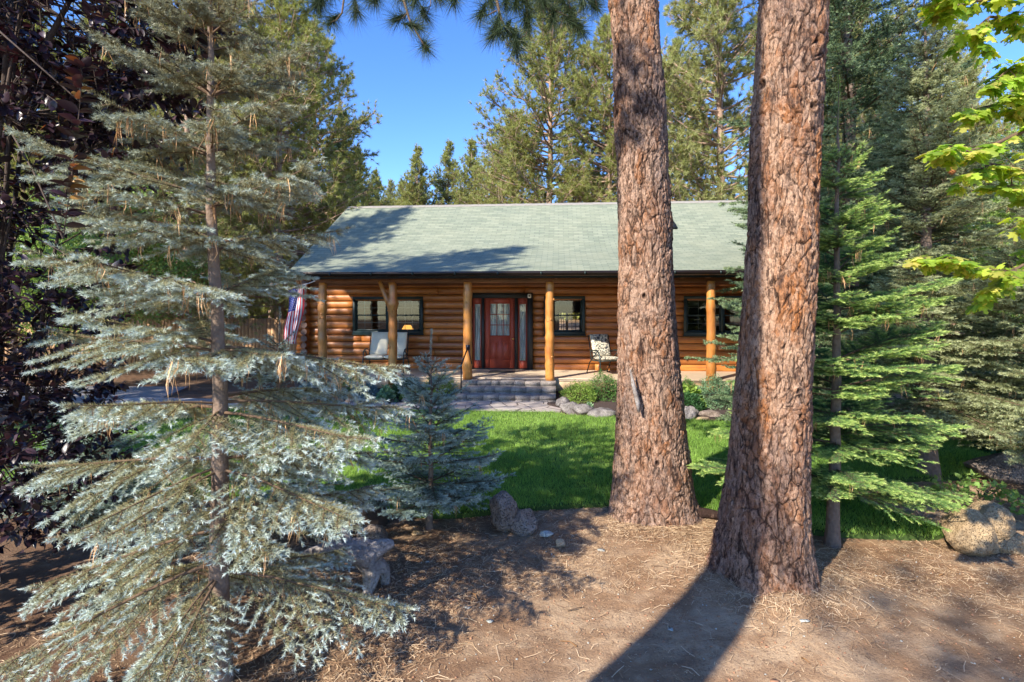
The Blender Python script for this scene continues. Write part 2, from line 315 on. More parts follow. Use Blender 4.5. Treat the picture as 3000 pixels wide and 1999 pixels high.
# ------------------------------------------------------------------ ground and setting
def ground_h(x, y):
    P = np.stack([x*.5, y*.5, x*0], -1).reshape(-1, 3); ft = worley(P*5.5+np.array([0, 0, .5]), 12)[0]
    h = fbm(P, 3, 3)*.035+fbm(P*9, 3, 5)*.014+fbm(P*30, 2, 15)*.006-.012*np.clip(.42-ft, 0, 1)
    near = np.exp(-((x.ravel()-2.1)**2+(y.ravel()-4.45)**2)/.45)*.1+np.exp(-((x.ravel()-1.55)**2+(y.ravel()-5.95)**2)/.7)*.08
    lw = 1/(1+np.exp((np.hypot(x.ravel(), y.ravel())-5.6)*6)); far = np.clip((y.ravel()-30)/60, 0, 1)
    return ((h*(.25+.75*lw)-.014)*1.+near*(lw+.3)-.012*(1-lw)+far*1.5).reshape(x.shape)
def grid_mesh(xs, ys, zf):
    X, Y = np.meshgrid(xs, ys); Z = zf(X, Y); V = np.stack([X, Y, Z], -1).reshape(-1, 3); n = len(xs)
    i = np.arange(len(ys)-1)[:, None]*n+np.arange(n-1)[None]; q = np.stack([i, i+1, i+n+1, i+n], -1).reshape(-1, 4); return V, q
xs = np.concatenate([np.linspace(-400, -10, 60)[:-1], np.linspace(-10, -4, 60)[:-1], np.linspace(-4, 6, 500)[:-1], np.linspace(6, 12, 60)[:-1], np.linspace(12, 400, 60)])
ys = np.concatenate([np.linspace(-60, 1, 60)[:-1], np.linspace(1, 7, 330)[:-1], np.linspace(7, 20, 120)[:-1], np.linspace(20, 500, 70)])
V, q = grid_mesh(xs, ys, ground_h)
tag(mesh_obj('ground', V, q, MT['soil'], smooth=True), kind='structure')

def poly_sheet(name, pts, z, mat, thick=0, spacing=None):
    mb = MB(); n = len(pts); mb.add([(x, y, z) for x, y in pts], [tuple(range(n))])
    if thick: mb.add([(x, y, z) for x, y in pts]+[(x, y, z-thick) for x, y in pts], [(i, n+i, n+(i+1) % n, (i+1) % n) for i in range(n)])
    return mb.build(name, mat)
def smooth_poly(pts, k=6):
    P = np.array(pts, float); out = []
    for i in range(len(P)):
        p0, p1, p2, p3 = P[i-1], P[i], P[(i+1) % len(P)], P[(i+2) % len(P)]
        for t in np.arange(k)/k:
            out.append(.5*((2*p1)+(-p0+p2)*t+(2*p0-5*p1+4*p2-p3)*t*t+(-p0+3*p1-3*p2+p3)*t**3))
    return [tuple(p) for p in out]
LAWN = [(-9, 7.4), (-5, 6.7), (-3, 6.3), (-1.5, 6.0), (-.7, 5.85), (.1, 6.05), (1.05, 6.13), (2.0, 5.9), (2.4, 5.75), (3.0, 5.42), (4.1, 5.32), (4.3, 5.6), (4.0, 6.3), (4.8, 7.0), (6.0, 7.2), (7.5, 7.7), (9.5, 8.6), (8.6, 9.4), (6.6, 9.1), (5.3, 9.9), (3.8, 10.7), (2.6, 11.0), (1.2, 11.2), (.6, 11.6), (-2, 11.8), (-4.6, 12.0), (-9, 12.3)]
LAWNS = smooth_poly(LAWN)
lawn = poly_sheet('lawn', LAWNS, .03, MT['lawn'], .12); tag(lawn, kind='structure')
poly_sheet('path', smooth_poly([(1.0, 11.55), (.8, 12.3), (.62, 12.9), (-1.45, 13.05), (-1.6, 12.6), (-4.8, 12.72), (-9, 13.3), (-9, 12.25), (-4.6, 11.95), (-1.5, 11.72)], 4), .045, MT['flagst'], .1)['kind'] = 'structure'
poly_sheet('driveway', [(-8.6, 13.4), (-9, 15.2), (-22, 15.8), (-22, 12.9), (-10, 12.9)], .028, MT['gravel'], .05)['kind'] = 'structure'
poly_sheet('flower_bed', smooth_poly([(-5.4, 12.78), (-1.5, 12.7), (.7, 12.6), (.95, 11.7), (2.2, 11.15), (4.2, 10.8), (7, 11.5), (9, 13.2), (7, 15.2), (-5.4, 15.6)], 4), .036, MT['mulch'], .05)['kind'] = 'structure'

def inside(poly, X, Y):
    P = np.array(poly); c = np.zeros(len(X), bool); j = len(P)-1
    for i in range(len(P)):
        xi, yi = P[i]; xj, yj = P[j]
        m = ((yi > Y) != (yj > Y)) & (X < (xj-xi)*(Y-yi)/(yj-yi+1e-12)+xi); c ^= m; j = i
    return c
rng = np.random.default_rng(5)
def blades(name, X, Y, z, hgt, wid, lean, mat, tip=None):
    n = len(X); a = rng.uniform(0, 2*pi, n); h = hgt*rng.uniform(.5, 1.15, n); b = rng.uniform(0, 2*pi, n); l = lean*h*rng.uniform(.2, 1, n)
    dx, dy = np.cos(a)*wid/2, np.sin(a)*wid/2
    A = np.stack([X-dx, Y-dy, z+0*X], 1); B = np.stack([X+dx, Y+dy, z+0*X], 1); C = np.stack([X+np.cos(b)*l, Y+np.sin(b)*l, z+h], 1)
    V = np.stack([A, B, C], 1).reshape(-1, 3); t = rng.uniform(0, 1, n) if tip is None else tip
    return mesh_obj(name, V, np.arange(3*n).reshape(-1, 3), mat, attrs={'tip': np.repeat(t, 3)*np.tile([.4, .4, 1.], n), 'rnd': np.repeat(rng.uniform(0, 1, n), 3)})
X = rng.uniform(-8.5, 9, 760000); Y = rng.uniform(5.2, 12.3, 760000)
keep = (rng.uniform(0, 1, len(X)) < np.clip(1.15-(Y-5)/9, .3, 1)) & (np.abs(X) < Y*.98+.3) & ~((X < -2.6) & (rng.uniform(0, 1, len(X)) < .5))
Xj = X+rng.normal(0, .035, len(X)); Yj = Y+rng.normal(0, .035, len(Y)); keep &= inside(LAWNS, Xj, Yj); X, Y = X[keep], Y[keep]
pt = .5+.9*fbm(np.stack([X*1.3, Y*1.3, X*0], 1), 3, 9)+.35*fbm(np.stack([X*9, Y*9, X*0], 1), 2, 19)
g = blades('grass', X, Y, np.full(len(X), .028), .058*(1+.5*fbm(np.stack([X*6, Y*6, X*0], 1), 2, 4)), .0062, .8, MT['grass'], np.clip(pt+rng.normal(0, .12, len(X)), 0, 1)); tag(g, kind='stuff')

def sticks(name, n, xr, yr, ln, wd, mat, bend=.25, zoff=.006, dens=None, kind='stuff', prefer=None):
    X = rng.uniform(*xr, n*2); Y = rng.uniform(*yr, n*2); k = ~inside(LAWNS, X, Y) & (np.abs(X) < Y+1.)
    if prefer is not None: k &= rng.uniform(0, 1, len(X)) < prefer(X, Y)
    X, Y = X[k][:n], Y[k][:n]; m = len(X); a = rng.uniform(0, 2*pi, m); L = ln*rng.uniform(.3, 1.1, m)
    c = rng.normal(0, bend, m); P = []
    for s_ in (-.5, 0, .5):
        ang = a+c*s_*2; x = X+np.cos(ang)*L*s_; y = Y+np.sin(ang)*L*s_
        z = ground_h(x, y)+zoff+rng.uniform(0, .006, m)+.004*(s_ == 0); P.append((x, y, z, ang))
    V = []
    for x, y, z, ang in P:
        V.append(np.stack([x-np.sin(ang)*wd/2, y+np.cos(ang)*wd/2, z], 1)); V.append(np.stack([x+np.sin(ang)*wd/2, y-np.cos(ang)*wd/2, z+wd*.3], 1))
    V = np.stack(V, 1).reshape(-1, 3); b = (np.arange(m)*6)[:, None]
    q = np.concatenate([b+np.array([[0, 1, 3, 2]]), b+np.array([[2, 3, 5, 4]])])
    return tag(mesh_obj(name, V, q, mat, attrs={'tip': np.repeat(rng.uniform(0, 1, m), 6), 'rnd': np.repeat(rng.uniform(0, 1, m), 6)}), kind=kind)
needly = lambda x, y: np.clip(.35+1.6*fbm(np.stack([x*.9, y*.9, x*0], 1), 3, 31)+.35*(y > 4.3), .08, 1)
sticks('fallen_pine_needles', 24000, (-3.8, 7), (2.9, 8.5), .14, .0034, MT['drylit'], .35, .004, prefer=needly)
sticks('needle_litter', 34000, (-3.5, 6), (2.9, 6.6), .035, .003, MT['drylit'], .5, .003, prefer=needly)
ring = lambda x, y: np.exp(-((np.hypot(x-2.1, y-4.5)-.5)/.22)**2)+np.exp(-((np.hypot(x-1.58, y-5.95)-.55)/.22)**2)
sticks('trunk_litter', 5200, (1., 2.9), (3.6, 6.7), .11, .0034, MT['drylit'], .4, .012, prefer=ring)
def pebbles(name, n, s, mat, xr, yr):
    X = rng.uniform(*xr, n); Y = rng.uniform(*yr, n); k = ~inside(LAWNS, X, Y); X, Y = X[k], Y[k]; n = len(X)
    O = np.array([(1, 0, 0), (-1, 0, 0), (0, 1, 0), (0, -1, 0), (0, 0, .6), (0, 0, -.6)]); T = np.array([(0, 2, 4), (2, 1, 4), (1, 3, 4), (3, 0, 4), (2, 0, 5), (1, 2, 5), (3, 1, 5), (0, 3, 5)])
    S = s*rng.uniform(.4, 1.5, (n, 1, 1))*rng.uniform(.6, 1.2, (n, 6, 1)); V = O[None]*S; V[..., 0] += X[:, None]; V[..., 1] += Y[:, None]; V[..., 2] += ground_h(X, Y)[:, None]+s*.25
    return tag(mesh_obj(name, V.reshape(-1, 3), (np.arange(n)[:, None, None]*6+T[None]).reshape(-1, 3), mat), kind='stuff')
pebbles('grit', 9000, .004, MT['stonet'], (-3.2, 4.6), (2.9, 6.))
pebbles('bark_chips', 2600, .009, MT['deadleaf'], (-3.2, 5.), (2.9, 7.))
pebbles('pale_chips', 900, .007, MT['stonew'], (-3.2, 5.), (2.9, 7.))

# ------------------------------------------------------------------ rocks
def ico(sub=4):
    import bmesh
    bm = bmesh.new(); bmesh.ops.create_icosphere(bm, subdivisions=sub, radius=1); V = np.array([v.co[:] for v in bm.verts]); Fc = np.array([[v.index for v in f.verts] for f in bm.faces]); bm.free(); return V, Fc
ICO4, ICO5, ICO3 = ico(4), ico(6), ico(3)
def rock(name, loc, size, mat, label=None, cat='rock', seed=0, amp=.28, lumps=None, hi=False, rz=0, group=None, facets=9):
    V0, Fc = ICO5 if hi else ICO4; r = np.random.default_rng(seed+1000); VV, FF, n0 = [], [], 0
    for li, (cx, cy, cz, sx, sy, sz) in enumerate(lumps or [(0, 0, .36, 1, 1, 1)]):
        V = V0.copy()
        for _ in range(facets): nn = unit(r.normal(0, 1, (1, 3)))[0]; of = r.uniform(.62, .88); k = np.maximum(0, V@nn-of); V = V-k[:, None]*nn*.85
        d = 1+amp*fbm(V*1.3+seed*7.7+li, 3, seed)+amp*.3*fbm(V*5+seed, 3, seed+5)
        if hi: d = d+.035*fbm(V*12, 4, seed+9)-.05*np.clip(.4-worley(V*8, seed+3)[0], 0, 1)
        else: d = d+.05*fbm(V*9, 2, seed+9)
        V = V*d[:, None]*np.array([sx, sy, sz])/2+np.array([cx, cy, cz]); VV.append(V); FF.append(Fc+n0); n0 += len(V)
    V = np.concatenate(VV)*np.array(size); V[:, 2] = np.maximum(V[:, 2], -.05)
    o = mesh_obj(name, V, np.concatenate(FF), mat, smooth=True); o.location = (loc[0], loc[1], float(ground_h(np.array([[loc[0]]]), np.array([[loc[1]]]))[0, 0])); o.rotation_euler = (0, 0, rz)
    return tag(o, label, cat, group)
rock('boulder', (.0, 5.55), (.5, .42, .42), MT['rockgrey'], 'pitted grey brown boulder with a low right shoulder beside the lawn edge', seed=3, hi=True, amp=.16, lumps=[(-.16, .05, .42, .68, .85, 1.0), (.2, -.12, .22, .62, .75, .72)])
rock('boulder', (4.42, 5.15), (.72, .5, .46), MT['rocktan'], 'large tan boulder with dark pits at the right edge of the bare soil', seed=14, hi=True, amp=.14, lumps=[(-.2, -.1, .35, .68, .9, .95), (.2, .15, .48, .6, .8, .85), (.3, -.1, .12, .55, .7, .5)])
rock('flat_stone', (.335, 5.38), (.15, .09, .06), MT['stonew'], 'small pale flat stone lying just right of the pitted boulder', 'stone', seed=5, amp=.2)
rock('small_stone', (.45, 5.12), (.1, .09, .09), MT['stonet'], 'small tan cobble in front of the pale flat stone', 'stone', seed=8, amp=.2)
def prock(px, py, wpx, hpx, mat, label, seed, Y=None, cat='rock', group=None, dep=.8):
    if Y is None: x, y = gp(px, py)
    else: x, y = (px-1500)/F*Y, Y
    s_ = F/y; return rock('border_rock', (x, y+.1), (wpx/s_*1.15, wpx/s_*dep, hpx/s_*1.25), MT[mat], label, cat, seed, .26, group=group, rz=seed*.7)
for i, a in enumerate([(1650, 1196, 52, 32, 'lava', 'dark lava rock at the right end of the brick steps'), (1672, 1213, 66, 36, 'lava', 'long lava rock with folded crust on the bed edge right of the path'),
    (1708, 1219, 62, 34, 'lava', 'grey lava rock between the folded rock and the flat one'), (1772, 1224, 90, 30, 'lava', 'broad flat lava rock touching the left pine trunk in view'), (1665, 1180, 34, 26, 'rocktan', 'small brown rock tucked against the lowest brick step'),
    (2022, 1232, 60, 42, 'lava', 'grey rock just right of the left pine at the bed edge'), (2085, 1226, 60, 24, 'rockgrey', 'flat topped rock between the two pines'), (2062, 1236, 42, 16, 'stonet', 'low tan rock between the two pines'),
    (975, 1187, 56, 18, 'rocktan', 'low tan border rock leftmost along the stone path'), (1030, 1184, 50, 22, 'rockgrey', 'grey border rock left of the little leafy plant'), (1078, 1181, 36, 20, 'rocktan', 'brown border rock right under the leafy plant'), (1142, 1182, 46, 26, 'rockgrey', 'angular brown border rock behind the small blue fir'), (1195, 1182, 42, 18, 'lava', 'dark border rock hidden by the small blue fir')]):
    prock(*a[:4], a[4], a[5], 20+i)
for i, (px, py, w, h) in enumerate([(2700, 1292, 60, 26), (2780, 1290, 66, 30), (2835, 1262, 50, 40), (2870, 1300, 80, 26), (2920, 1316, 70, 36), (2970, 1330, 70, 44), (2800, 1240, 60, 40), (2730, 1230, 50, 22), (2600, 1246, 60, 16), (2540, 1242, 50, 14), (2460, 1240, 60, 14)]):
    prock(px, py, w, h, 'lava' if i % 2 else 'stonew', 'grey rock edging the lawn behind the conifers on the right', 50+i, group='rocks edging the far right lawn')
rock('boulder', (6.6, 7.2), (1.3, .6, .4), MT['rockgrey'], 'long low grey boulder behind the tan boulder at the right edge', seed=31, amp=.25)

# ------------------------------------------------------------------ vegetation tools
def needles(P0, P1, t0, t1, dens, ln, wd, ang, flat=False, endfan=None, upbias=.25, r=rng):
    L = np.linalg.norm(P1-P0, axis=1); n = np.maximum(1, np.round(L*dens+r.uniform(-.5, .5, len(L)))).astype(int)
    idx = np.repeat(np.arange(len(L)), n); m = len(idx); u = r.uniform(0, 1, m)[:, None]
    A, B = P0[idx], P1[idx]; pos = A+(B-A)*u; ax = unit(B-A); e1, e2 = frame(ax)
    if flat: ph = np.where(r.uniform(0, 1, m) < .5, 0, pi)+r.normal(.0, .45, m)
    else: ph = r.uniform(0, 2*pi, m)
    rd = np.cos(ph)[:, None]*e1+np.sin(ph)[:, None]*e2
    if flat: rd = rd+np.array([0, 0, .22])
    else: rd = rd+np.array([0, 0, upbias])
    rd = unit(rd)
    an = np.full(m, ang)+r.normal(0, .12, m)
    if endfan is not None: an = an*np.where((endfan[idx] > 0) & (u[:, 0] > .6), .55, 1)
    d = unit(ax*np.cos(an)[:, None]+rd*np.sin(an)[:, None]); l = (ln*r.uniform(.7, 1.15, m))[:, None]
    sd_ = unit(np.cross(d, r.normal(0, 1, (m, 3))))*wd/2
    V = np.stack([pos-sd_, pos+sd_, pos+d*l], 1).reshape(-1, 3); t = (t0[idx]+(t1-t0)[idx]*u[:, 0])
    return V, np.repeat(t, 3), np.repeat(np.clip(.5+r.normal(0, .22, m), 0, 1), 3)
def leaf_obj(name, V, t, rn, mat, parent): return mesh_obj(name, V, np.arange(len(V)).reshape(-1, 3), mat, parent, attrs={'tip': np.clip(t, 0, 1), 'rnd': rn})

def conifer(name, loc, H, R, mat, label, cat='tree', zlow=.25, nwh=14, nb=6, e_low=0., e_top=50., droop=25., upturn=18., sp=.05, prof=.8, trunk_r=.05, dens=260, ln=.019, wd=.0022, flat=False,
            seed=1, ang=.95, tert=True, group=None, secang=52, leader=.3, bark='barks', newlen=.1, dmul=1., minsec=.06, lowcut=None, azcut=None, spread=.5, parent_name=None, lean=(0, 0), jit=.05, top_shade=False, droopsec=0., gap=0.):
    r = np.random.default_rng(seed); root = empty(name, (*loc, 0), 0, label, cat, group)
    ts = np.linspace(0, 1, 24); wob = np.cumsum(r.normal(0, .006, (24, 2)), 0)*H/4
    tp = np.stack([wob[:, 0]+lean[0]*ts, wob[:, 1]+lean[1]*ts, -.05+ts*(H+.05)], 1); tr = trunk_r*(1-ts*.94)*(1+.35*np.exp(-ts*H/.12)); tr = np.maximum(tr, .004)
    V, Fc = tube_path(tp, tr, 12); mesh_obj('trunk', V, [np.array([f for f in Fc if len(f) == 4])], MT[bark], root, True)
    P0, P1, R0, R1, T0, T1, EF, BR = [], [], [], [], [], [], [], []
    def seg(a, b, r0, r1, t0, t1, e, bare=0): P0.append(a); P1.append(b); R0.append(r0); R1.append(r1); T0.append(t0); T1.append(t1); EF.append(e); BR.append(bare)
    up = np.array([0, 0, 1.])
    for w in range(nwh):
        fz = (w/nwh)**.95; z = zlow+(H-leader-zlow)*fz
        for k in range(nb):
            az = w*1.9+2*pi*k/nb+r.normal(0, .22); f = 1-fz
            L = R*(max(f, 0)**prof*.93+.07)*r.uniform(.78, 1.08)
            if azcut is not None: L *= azcut(az, z)
            if L < .06 or r.random() < gap: continue
            zz = z+r.normal(0, jit)*H/4; e0 = rad(e_low+(e_top-e_low)*fz+r.normal(0, 5)); n = 8; st = L/n
            p = np.array([np.interp(zz, tp[:, 2], tp[:, 0]), np.interp(zz, tp[:, 2], tp[:, 1]), zz]); pts = [p]; dr = []
            for i in range(n):
                u = (i+.5)/n; e = e0-rad(droop)*u*(1-fz*.6)+rad(upturn)*u**3; a2 = az+r.normal(0, .05)
                d = np.array([cos(a2)*cos(e), sin(a2)*cos(e), sin(e)]); dr.append(d); p = p+d*st; pts.append(p)
            br = min(.004+.006*L, trunk_r*.5)
            for i in range(n):
                u0, u1 = i/n, (i+1)/n; seg(pts[i], pts[i+1], br*(1-u0*.85), br*(1-u1*.85), max(0, 1-(1-u0)*L/newlen)*.9, max(0, 1-(1-u1)*L/newlen), 1 if i == n-1 else 0, 1 if u0 < .22 else 0)
            s_ = L*.1+.03; side = 1
            while s_ < L*.985:
                u = s_/L; i = min(n-1, int(u*n)); q0 = pts[i]+(pts[i+1]-pts[i])*(u*n-i); d = dr[i]; sd2 = np.cross(d, up); sd2 /= np.linalg.norm(sd2)+1e-9
                for side in (-1, 1):
                    if r.random() < .08: continue
                    l2 = max(minsec, (L*(1-u)*spread+.05*min(1, L))*r.uniform(.7, 1.15)); l2 = min(l2, L*.5)
                    aa = rad(secang+r.normal(0, 7)); d2 = d*cos(aa)+sd2*side*sin(aa)+up*(r.normal(-.08, .12)-droopsec*r.uniform(.2, 1.3)*(1-fz)); d2 /= np.linalg.norm(d2)
                    m_ = 3 if l2 > .12 else 2; qq = q0; dd = d2
                    for j in range(m_):
                        nx = qq+dd*l2/m_; v0, v1 = j/m_, (j+1)/m_
                        seg(qq, nx, .0035*(1-v0*.5), .0035*(1-v1*.5), max(0, 1-(1-v0)*l2/newlen), max(0, 1-(1-v1)*l2/newlen), 1 if j == m_-1 else 0)
                        if tert and l2 > .13:
                            for sd3 in (-1, 1):
                                for vv in (.25, .75):
                                    if r.random() < .2: continue
                                    l3 = (.34*l2*(1-(v0+vv/m_))+.035)*r.uniform(.7, 1.2); s3 = np.cross(dd, up); s3 /= np.linalg.norm(s3)+1e-9
                                    d3 = dd*.68+s3*sd3*.72+up*r.normal(-.08, .12); d3 /= np.linalg.norm(d3); q3 = qq+(nx-qq)*vv
                                    seg(q3, q3+d3*l3, .002, .0015, max(0, 1-l3/newlen), 1., 1)
                        qq = nx; dd = dd+d*.12-up*.03+up*(.1-droopsec*.3)*v1; dd /= np.linalg.norm(dd)
                s_ += sp*r.uniform(.75, 1.3)*(1 if L > .4 else .7)
    # leader
    zt = [p for p in zip(tp[:-1], tp[1:]) if p[0][2] > H-leader*1.1]
    for a, b in zt: [seg(a, b, .004, .003, .6, .9, 0) for _ in range(3)]
    P0, P1 = np.array(P0), np.array(P1); R0, R1, T0, T1, EF, BR = map(np.array, (R0, R1, T0, T1, EF, BR))
    big = R0 > .0028; V, Fq = seg_tubes(P0[big], P1[big], R0[big], R1[big], 5); mesh_obj('branches', V, Fq, MT['twig'], root, True)
    k = BR == 0
    V, t, rn = needles(P0[k], P1[k], T0[k], T1[k], dens*dmul, ln, wd, ang, flat, EF[k], r=r)
    if top_shade: t = t*np.clip(1.55-V[:, 2]*.27, .35, 1); rn = np.clip(rn-np.clip((V[:, 2]-2.3)*.3, 0, .5), 0, 1)  # shade of the upper crown painted into the needle colour by height
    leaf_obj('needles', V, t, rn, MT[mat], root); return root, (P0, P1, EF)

def hang_needles(name, P, n, ln, label, r, zmin=.4, root=None):
    """tan fallen pine needles caught in bundles on a conifer"""
    k = r.choice(len(P), n); B = P[k]; V = []; t = []
    for b in B:
        m = r.integers(2, 6); az = r.uniform(0, 2*pi)
        for _ in range(m):
            l = ln*r.uniform(.6, 1.1); tilt = r.normal(.1, .22); d = np.array([cos(az)*sin(tilt), sin(az)*sin(tilt), -cos(tilt)]); s0 = b+r.normal(0, .008, 3); w = np.cross(d, r.normal(0, 1, 3)); w = w/np.linalg.norm(w)*.0019; c = r.normal(0, .008, 3); mid = s0+d*l*.5+c
            V += [s0-w, s0+w, mid+w, s0-w, mid+w, mid-w, mid-w, mid+w, s0+d*l]
    V = np.array(V); rn = np.repeat(r.uniform(0, 1, len(V)//9), 9); return leaf_obj(name, V, rn, rn, MT['dryn'], root)

def tufts(P, D, n, ln, wd, r, spread=1.15, t=None, rn=None):
    m = len(P); idx = np.repeat(np.arange(m), n); d = unit(D[idx]+r.normal(0, spread*.55, (m*n, 3)))
    l = (ln*r.uniform(.65, 1.1, m*n))[:, None]; s_ = unit(np.cross(d, r.normal(0, 1, (m*n, 3))))*wd/2; b = P[idx]-D[idx]*ln*.35*r.uniform(0, 1, (m*n, 1))
    e = b+d*l; e[:, 2] -= .12*ln*r.uniform(0, 1, m*n)
    V = np.stack([b-s_, b+s_, e], 1).reshape(-1, 3); tt = r.uniform(0, 1, m) if t is None else t
    return V, np.repeat(np.repeat(tt, n), 3), np.repeat(np.clip(.5+r.normal(0, .2, m*n), 0, 1), 3)

def pine_parts(H, zc, R, seed, nwh=26, nb=5, shape='pon', tn=22, ln=.2, wd=.014, trunk_r=.2, sub=6, bare=.3):
    r = np.random.default_rng(seed); ts = np.linspace(0, 1, 20); wob = np.cumsum(r.normal(0, .02, (20, 2)), 0)
    tp = np.stack([wob[:, 0], wob[:, 1], -.2+ts*(H+.2)], 1); tr = np.maximum(trunk_r*(1-ts*.93), .015)
    tv = tube_path(tp, tr, 10, False); P0, P1, R0, R1, TP, TD, TT = [], [], [], [], [], [], []
    for w in range(nwh):
        fz = w/nwh; z = zc+(H*.985-zc)*fz
        for k in range(nb):
            if r.random() < .12: continue
            zz = z+r.uniform(-.5, .5)*(H-zc)/nwh; f = 1-fz; az = r.uniform(0, 2*pi)
            if shape == 'pon': L = R*(min(1, f*1.9)**.8)*(.75+.25*min(1, (fz+.12)*4))*r.uniform(.55, 1.12)
            elif shape == 'wide': L = R*(min(1, f*2.0)**.9+.02)*r.uniform(.6, 1.12)
            else: L = R*(f**.85+.04)*r.uniform(.65, 1.1)
            e = rad(-8+48*fz+r.normal(0, 9)); p = np.array([np.interp(zz, tp[:, 2], tp[:, 0]), np.interp(zz, tp[:, 2], tp[:, 1]), zz]); n = 5; a2 = az
            for i in range(n):
                u = (i+.5)/n; ee = e+rad(22)*u; a2 += r.normal(0, .12); d = np.array([cos(a2)*cos(ee), sin(a2)*cos(ee), sin(ee)]); q = p+d*L/n
                P0.append(p); P1.append(q); R0.append(.012+.014*L*(1-u)); R1.append(.01+.014*L*(1-u-.2)); 
                if u > bare:
                    for s_ in range(max(1, int(sub*L/R/2+.5))):
                        b = p+(q-p)*r.random(); l = (.25+.35*L/4)*r.uniform(.5, 1.3); dd = unit(d*.55+r.normal(0, .55, 3)+np.array([0, 0, .25])); c = b+dd*l
                        P0.append(b); P1.append(c); R0.append(.009); R1.append(.006); TP.append(c); TD.append(unit(dd+np.array([0, 0, .35]))); TT.append(r.uniform(0, 1)*.5+.5*u)
                        if r.random() < .6: TP.append(b+dd*l*.5); TD.append(dd); TT.append(.3*r.random())
                p = q
            TP.append(p); TD.append(d); TT.append(.9)
    bv = seg_tubes(np.array(P0), np.array(P1), np.array(R0), np.maximum(np.array(R1), .004), 4)
    nv = tufts(np.array(TP), np.array(TD), tn, ln, wd, r, t=np.array(TT)); return tv, bv, nv
def pine(name, loc, label, H, zc, R, seed, mat='pinen', group=None, **kw):
    tv, bv, nv = pine_parts(H, zc, R, seed, **kw); root = empty(name, (*loc, 0), 0, label, 'pine tree', group)
    mesh_obj('trunk', tv[0], [np.array(tv[1])], MT['barkfar'], root, True); mesh_obj('branches', bv[0], bv[1], MT['barkfar'], root); leaf_obj('crown', *nv, MT[mat], root); return root
# ------------------------------------------------------------------ the log cabin
TH = math.atan(.0853); c_, q_ = cos(TH), sin(TH); OX, OY = -.36, 15.8
house = empty('log_cabin', (OX, OY, 0), -TH, 'log cabin with green shingle roof, covered porch and red front door', 'log cabin')
def hs(px, n=0.):
    k = (px-1500)/F; return (k*(OY+c_*n)-OX-q_*n)/(c_+k*q_)
def hz(py, s, n=0.): return EYE-(py-HZ)/F*(OY-q_*s+c_*n)
def hw(s, n): return (OX+c_*s+q_*n, OY-q_*s+c_*n)
FL = .45
WL, WR, BK = -5.75, 8.1, 8.2
opens = []          # (s0, s1, z0, z1)
D0, D1 = hs(1383), hs(1561)
opens.append((D0, D1, FL-.1, 2.62))
win = [(hs(1036), hs(1241), 1.46, 2.55), (hs(1594), hs(1714), 1.46, 2.56), (hs(2002), hs(2228), 1.46, 2.56)]
for w in win: opens.append((w[0]+.05, w[1]-.05, w[2]+.05, w[3]-.05))
rr = np.random.default_rng(2)
mb = MB(); lh = .1985; z = FL-.02; row = 0
while z < 2.96:
    z1 = z+lh; zm = (z+z1)/2; cuts = [(WL, WR)]
    for (a, b, c, d) in opens:
        if c < zm < d:
            nc = []
            for (x0, x1) in cuts:
                if b <= x0 or a >= x1: nc.append((x0, x1)); continue
                if a > x0: nc.append((x0, a))
                if b < x1: nc.append((b, x1))
            cuts = nc
    for (x0, x1) in cuts:
        xs_ = [x0]; x = x0+rr.uniform(1.2, 4.)
        while x < x1-.8: xs_.append(x); x += rr.uniform(2., 4.5)
        xs_.append(x1)
        for a, b in zip(xs_[:-1], xs_[1:]):
            n = max(2, int((b-a)/.2)); X = np.linspace(a+.002, b-.002, n); k = 9; wob = rr.normal(0, .004, n); bul = .062+rr.normal(0, .008); V = []
            for i, xx in enumerate(X):
                for j in range(k):
                    t = pi*j/(k-1); V.append((xx, -bul*sin(t)**.7+wob[i]*sin(t), z+.003+(lh-.006)*(1-cos(t))/2))
            Fc = [(i*k+j, i*k+k+j, i*k+k+j+1, i*k+j+1) for i in range(n-1) for j in range(k-1)]; Fc += [tuple(range(k)), tuple(range((n-1)*k+k-1, (n-1)*k-1, -1))]
            mb.add(V, Fc, 0, rr.random())
    z = z1; row += 1
# backing wall behind the logs (with the same openings) so that no light comes through
def wall_with_holes(mb, s0, s1, y0, y1, z0, z1, holes, m=0):
    xs_ = sorted({s0, s1, *[h[0] for h in holes], *[h[1] for h in holes]})
    for a, b in zip(xs_[:-1], xs_[1:]):
        zz = z0; xm = (a+b)/2
        for h in sorted([h for h in holes if h[0] < xm < h[1]], key=lambda h: h[2]):
            if h[2] > zz: mb.box(a, b, y0, y1, zz, h[2], m)
            zz = h[3]
        if zz < z1: mb.box(a, b, y0, y1, zz, z1, m)
wall_with_holes(mb, WL+.02, WR-.02, .002, .16, FL-.02, 3.3, opens, 1)
mb.build('front_wall', [MT['log'], MT['dark']], house, True)
mb = MB(); z = FL+.08
for i in range(13):          # side walls: whole crossing logs, their ends stand proud of the corner
    for s_ in (WL,):
        r_ = .1+rr.normal(0, .004); mb.tube([(s_, -.26+rr.normal(0, .03), z), (s_, 3, z), (s_, BK+.2, z)], r_, 10, 0, rr.random(), False)
        mb.add([(s_+r_*cos(t)*.98, -.262, z+r_*sin(t)*.98) for t in np.arange(10)*2*pi/10], [tuple(range(10))], 1)
    z += lh
o = mb.build('side_wall', [MT['log'], MT['logend']], house, True); o2 = o.copy(); COL.objects.link(o2); o2.location.x = WR-WL
mb = MB(); z = FL+.08-lh/2
for i in range(14):
    mb.tube([(WL-.32+rr.normal(0, .03), 0.03, z), (WL+.05, 0.03, z)], .095, 10, 0, rr.random(), True); z += lh
mb.build('log_corner', MT['log'], house, True)
mb = MB(); RW = [(hs(1638, BK), hs(1658, BK), 1.2, 2.0), (hs(1664, BK), hs(1698, BK), 1.2, 2.0)]
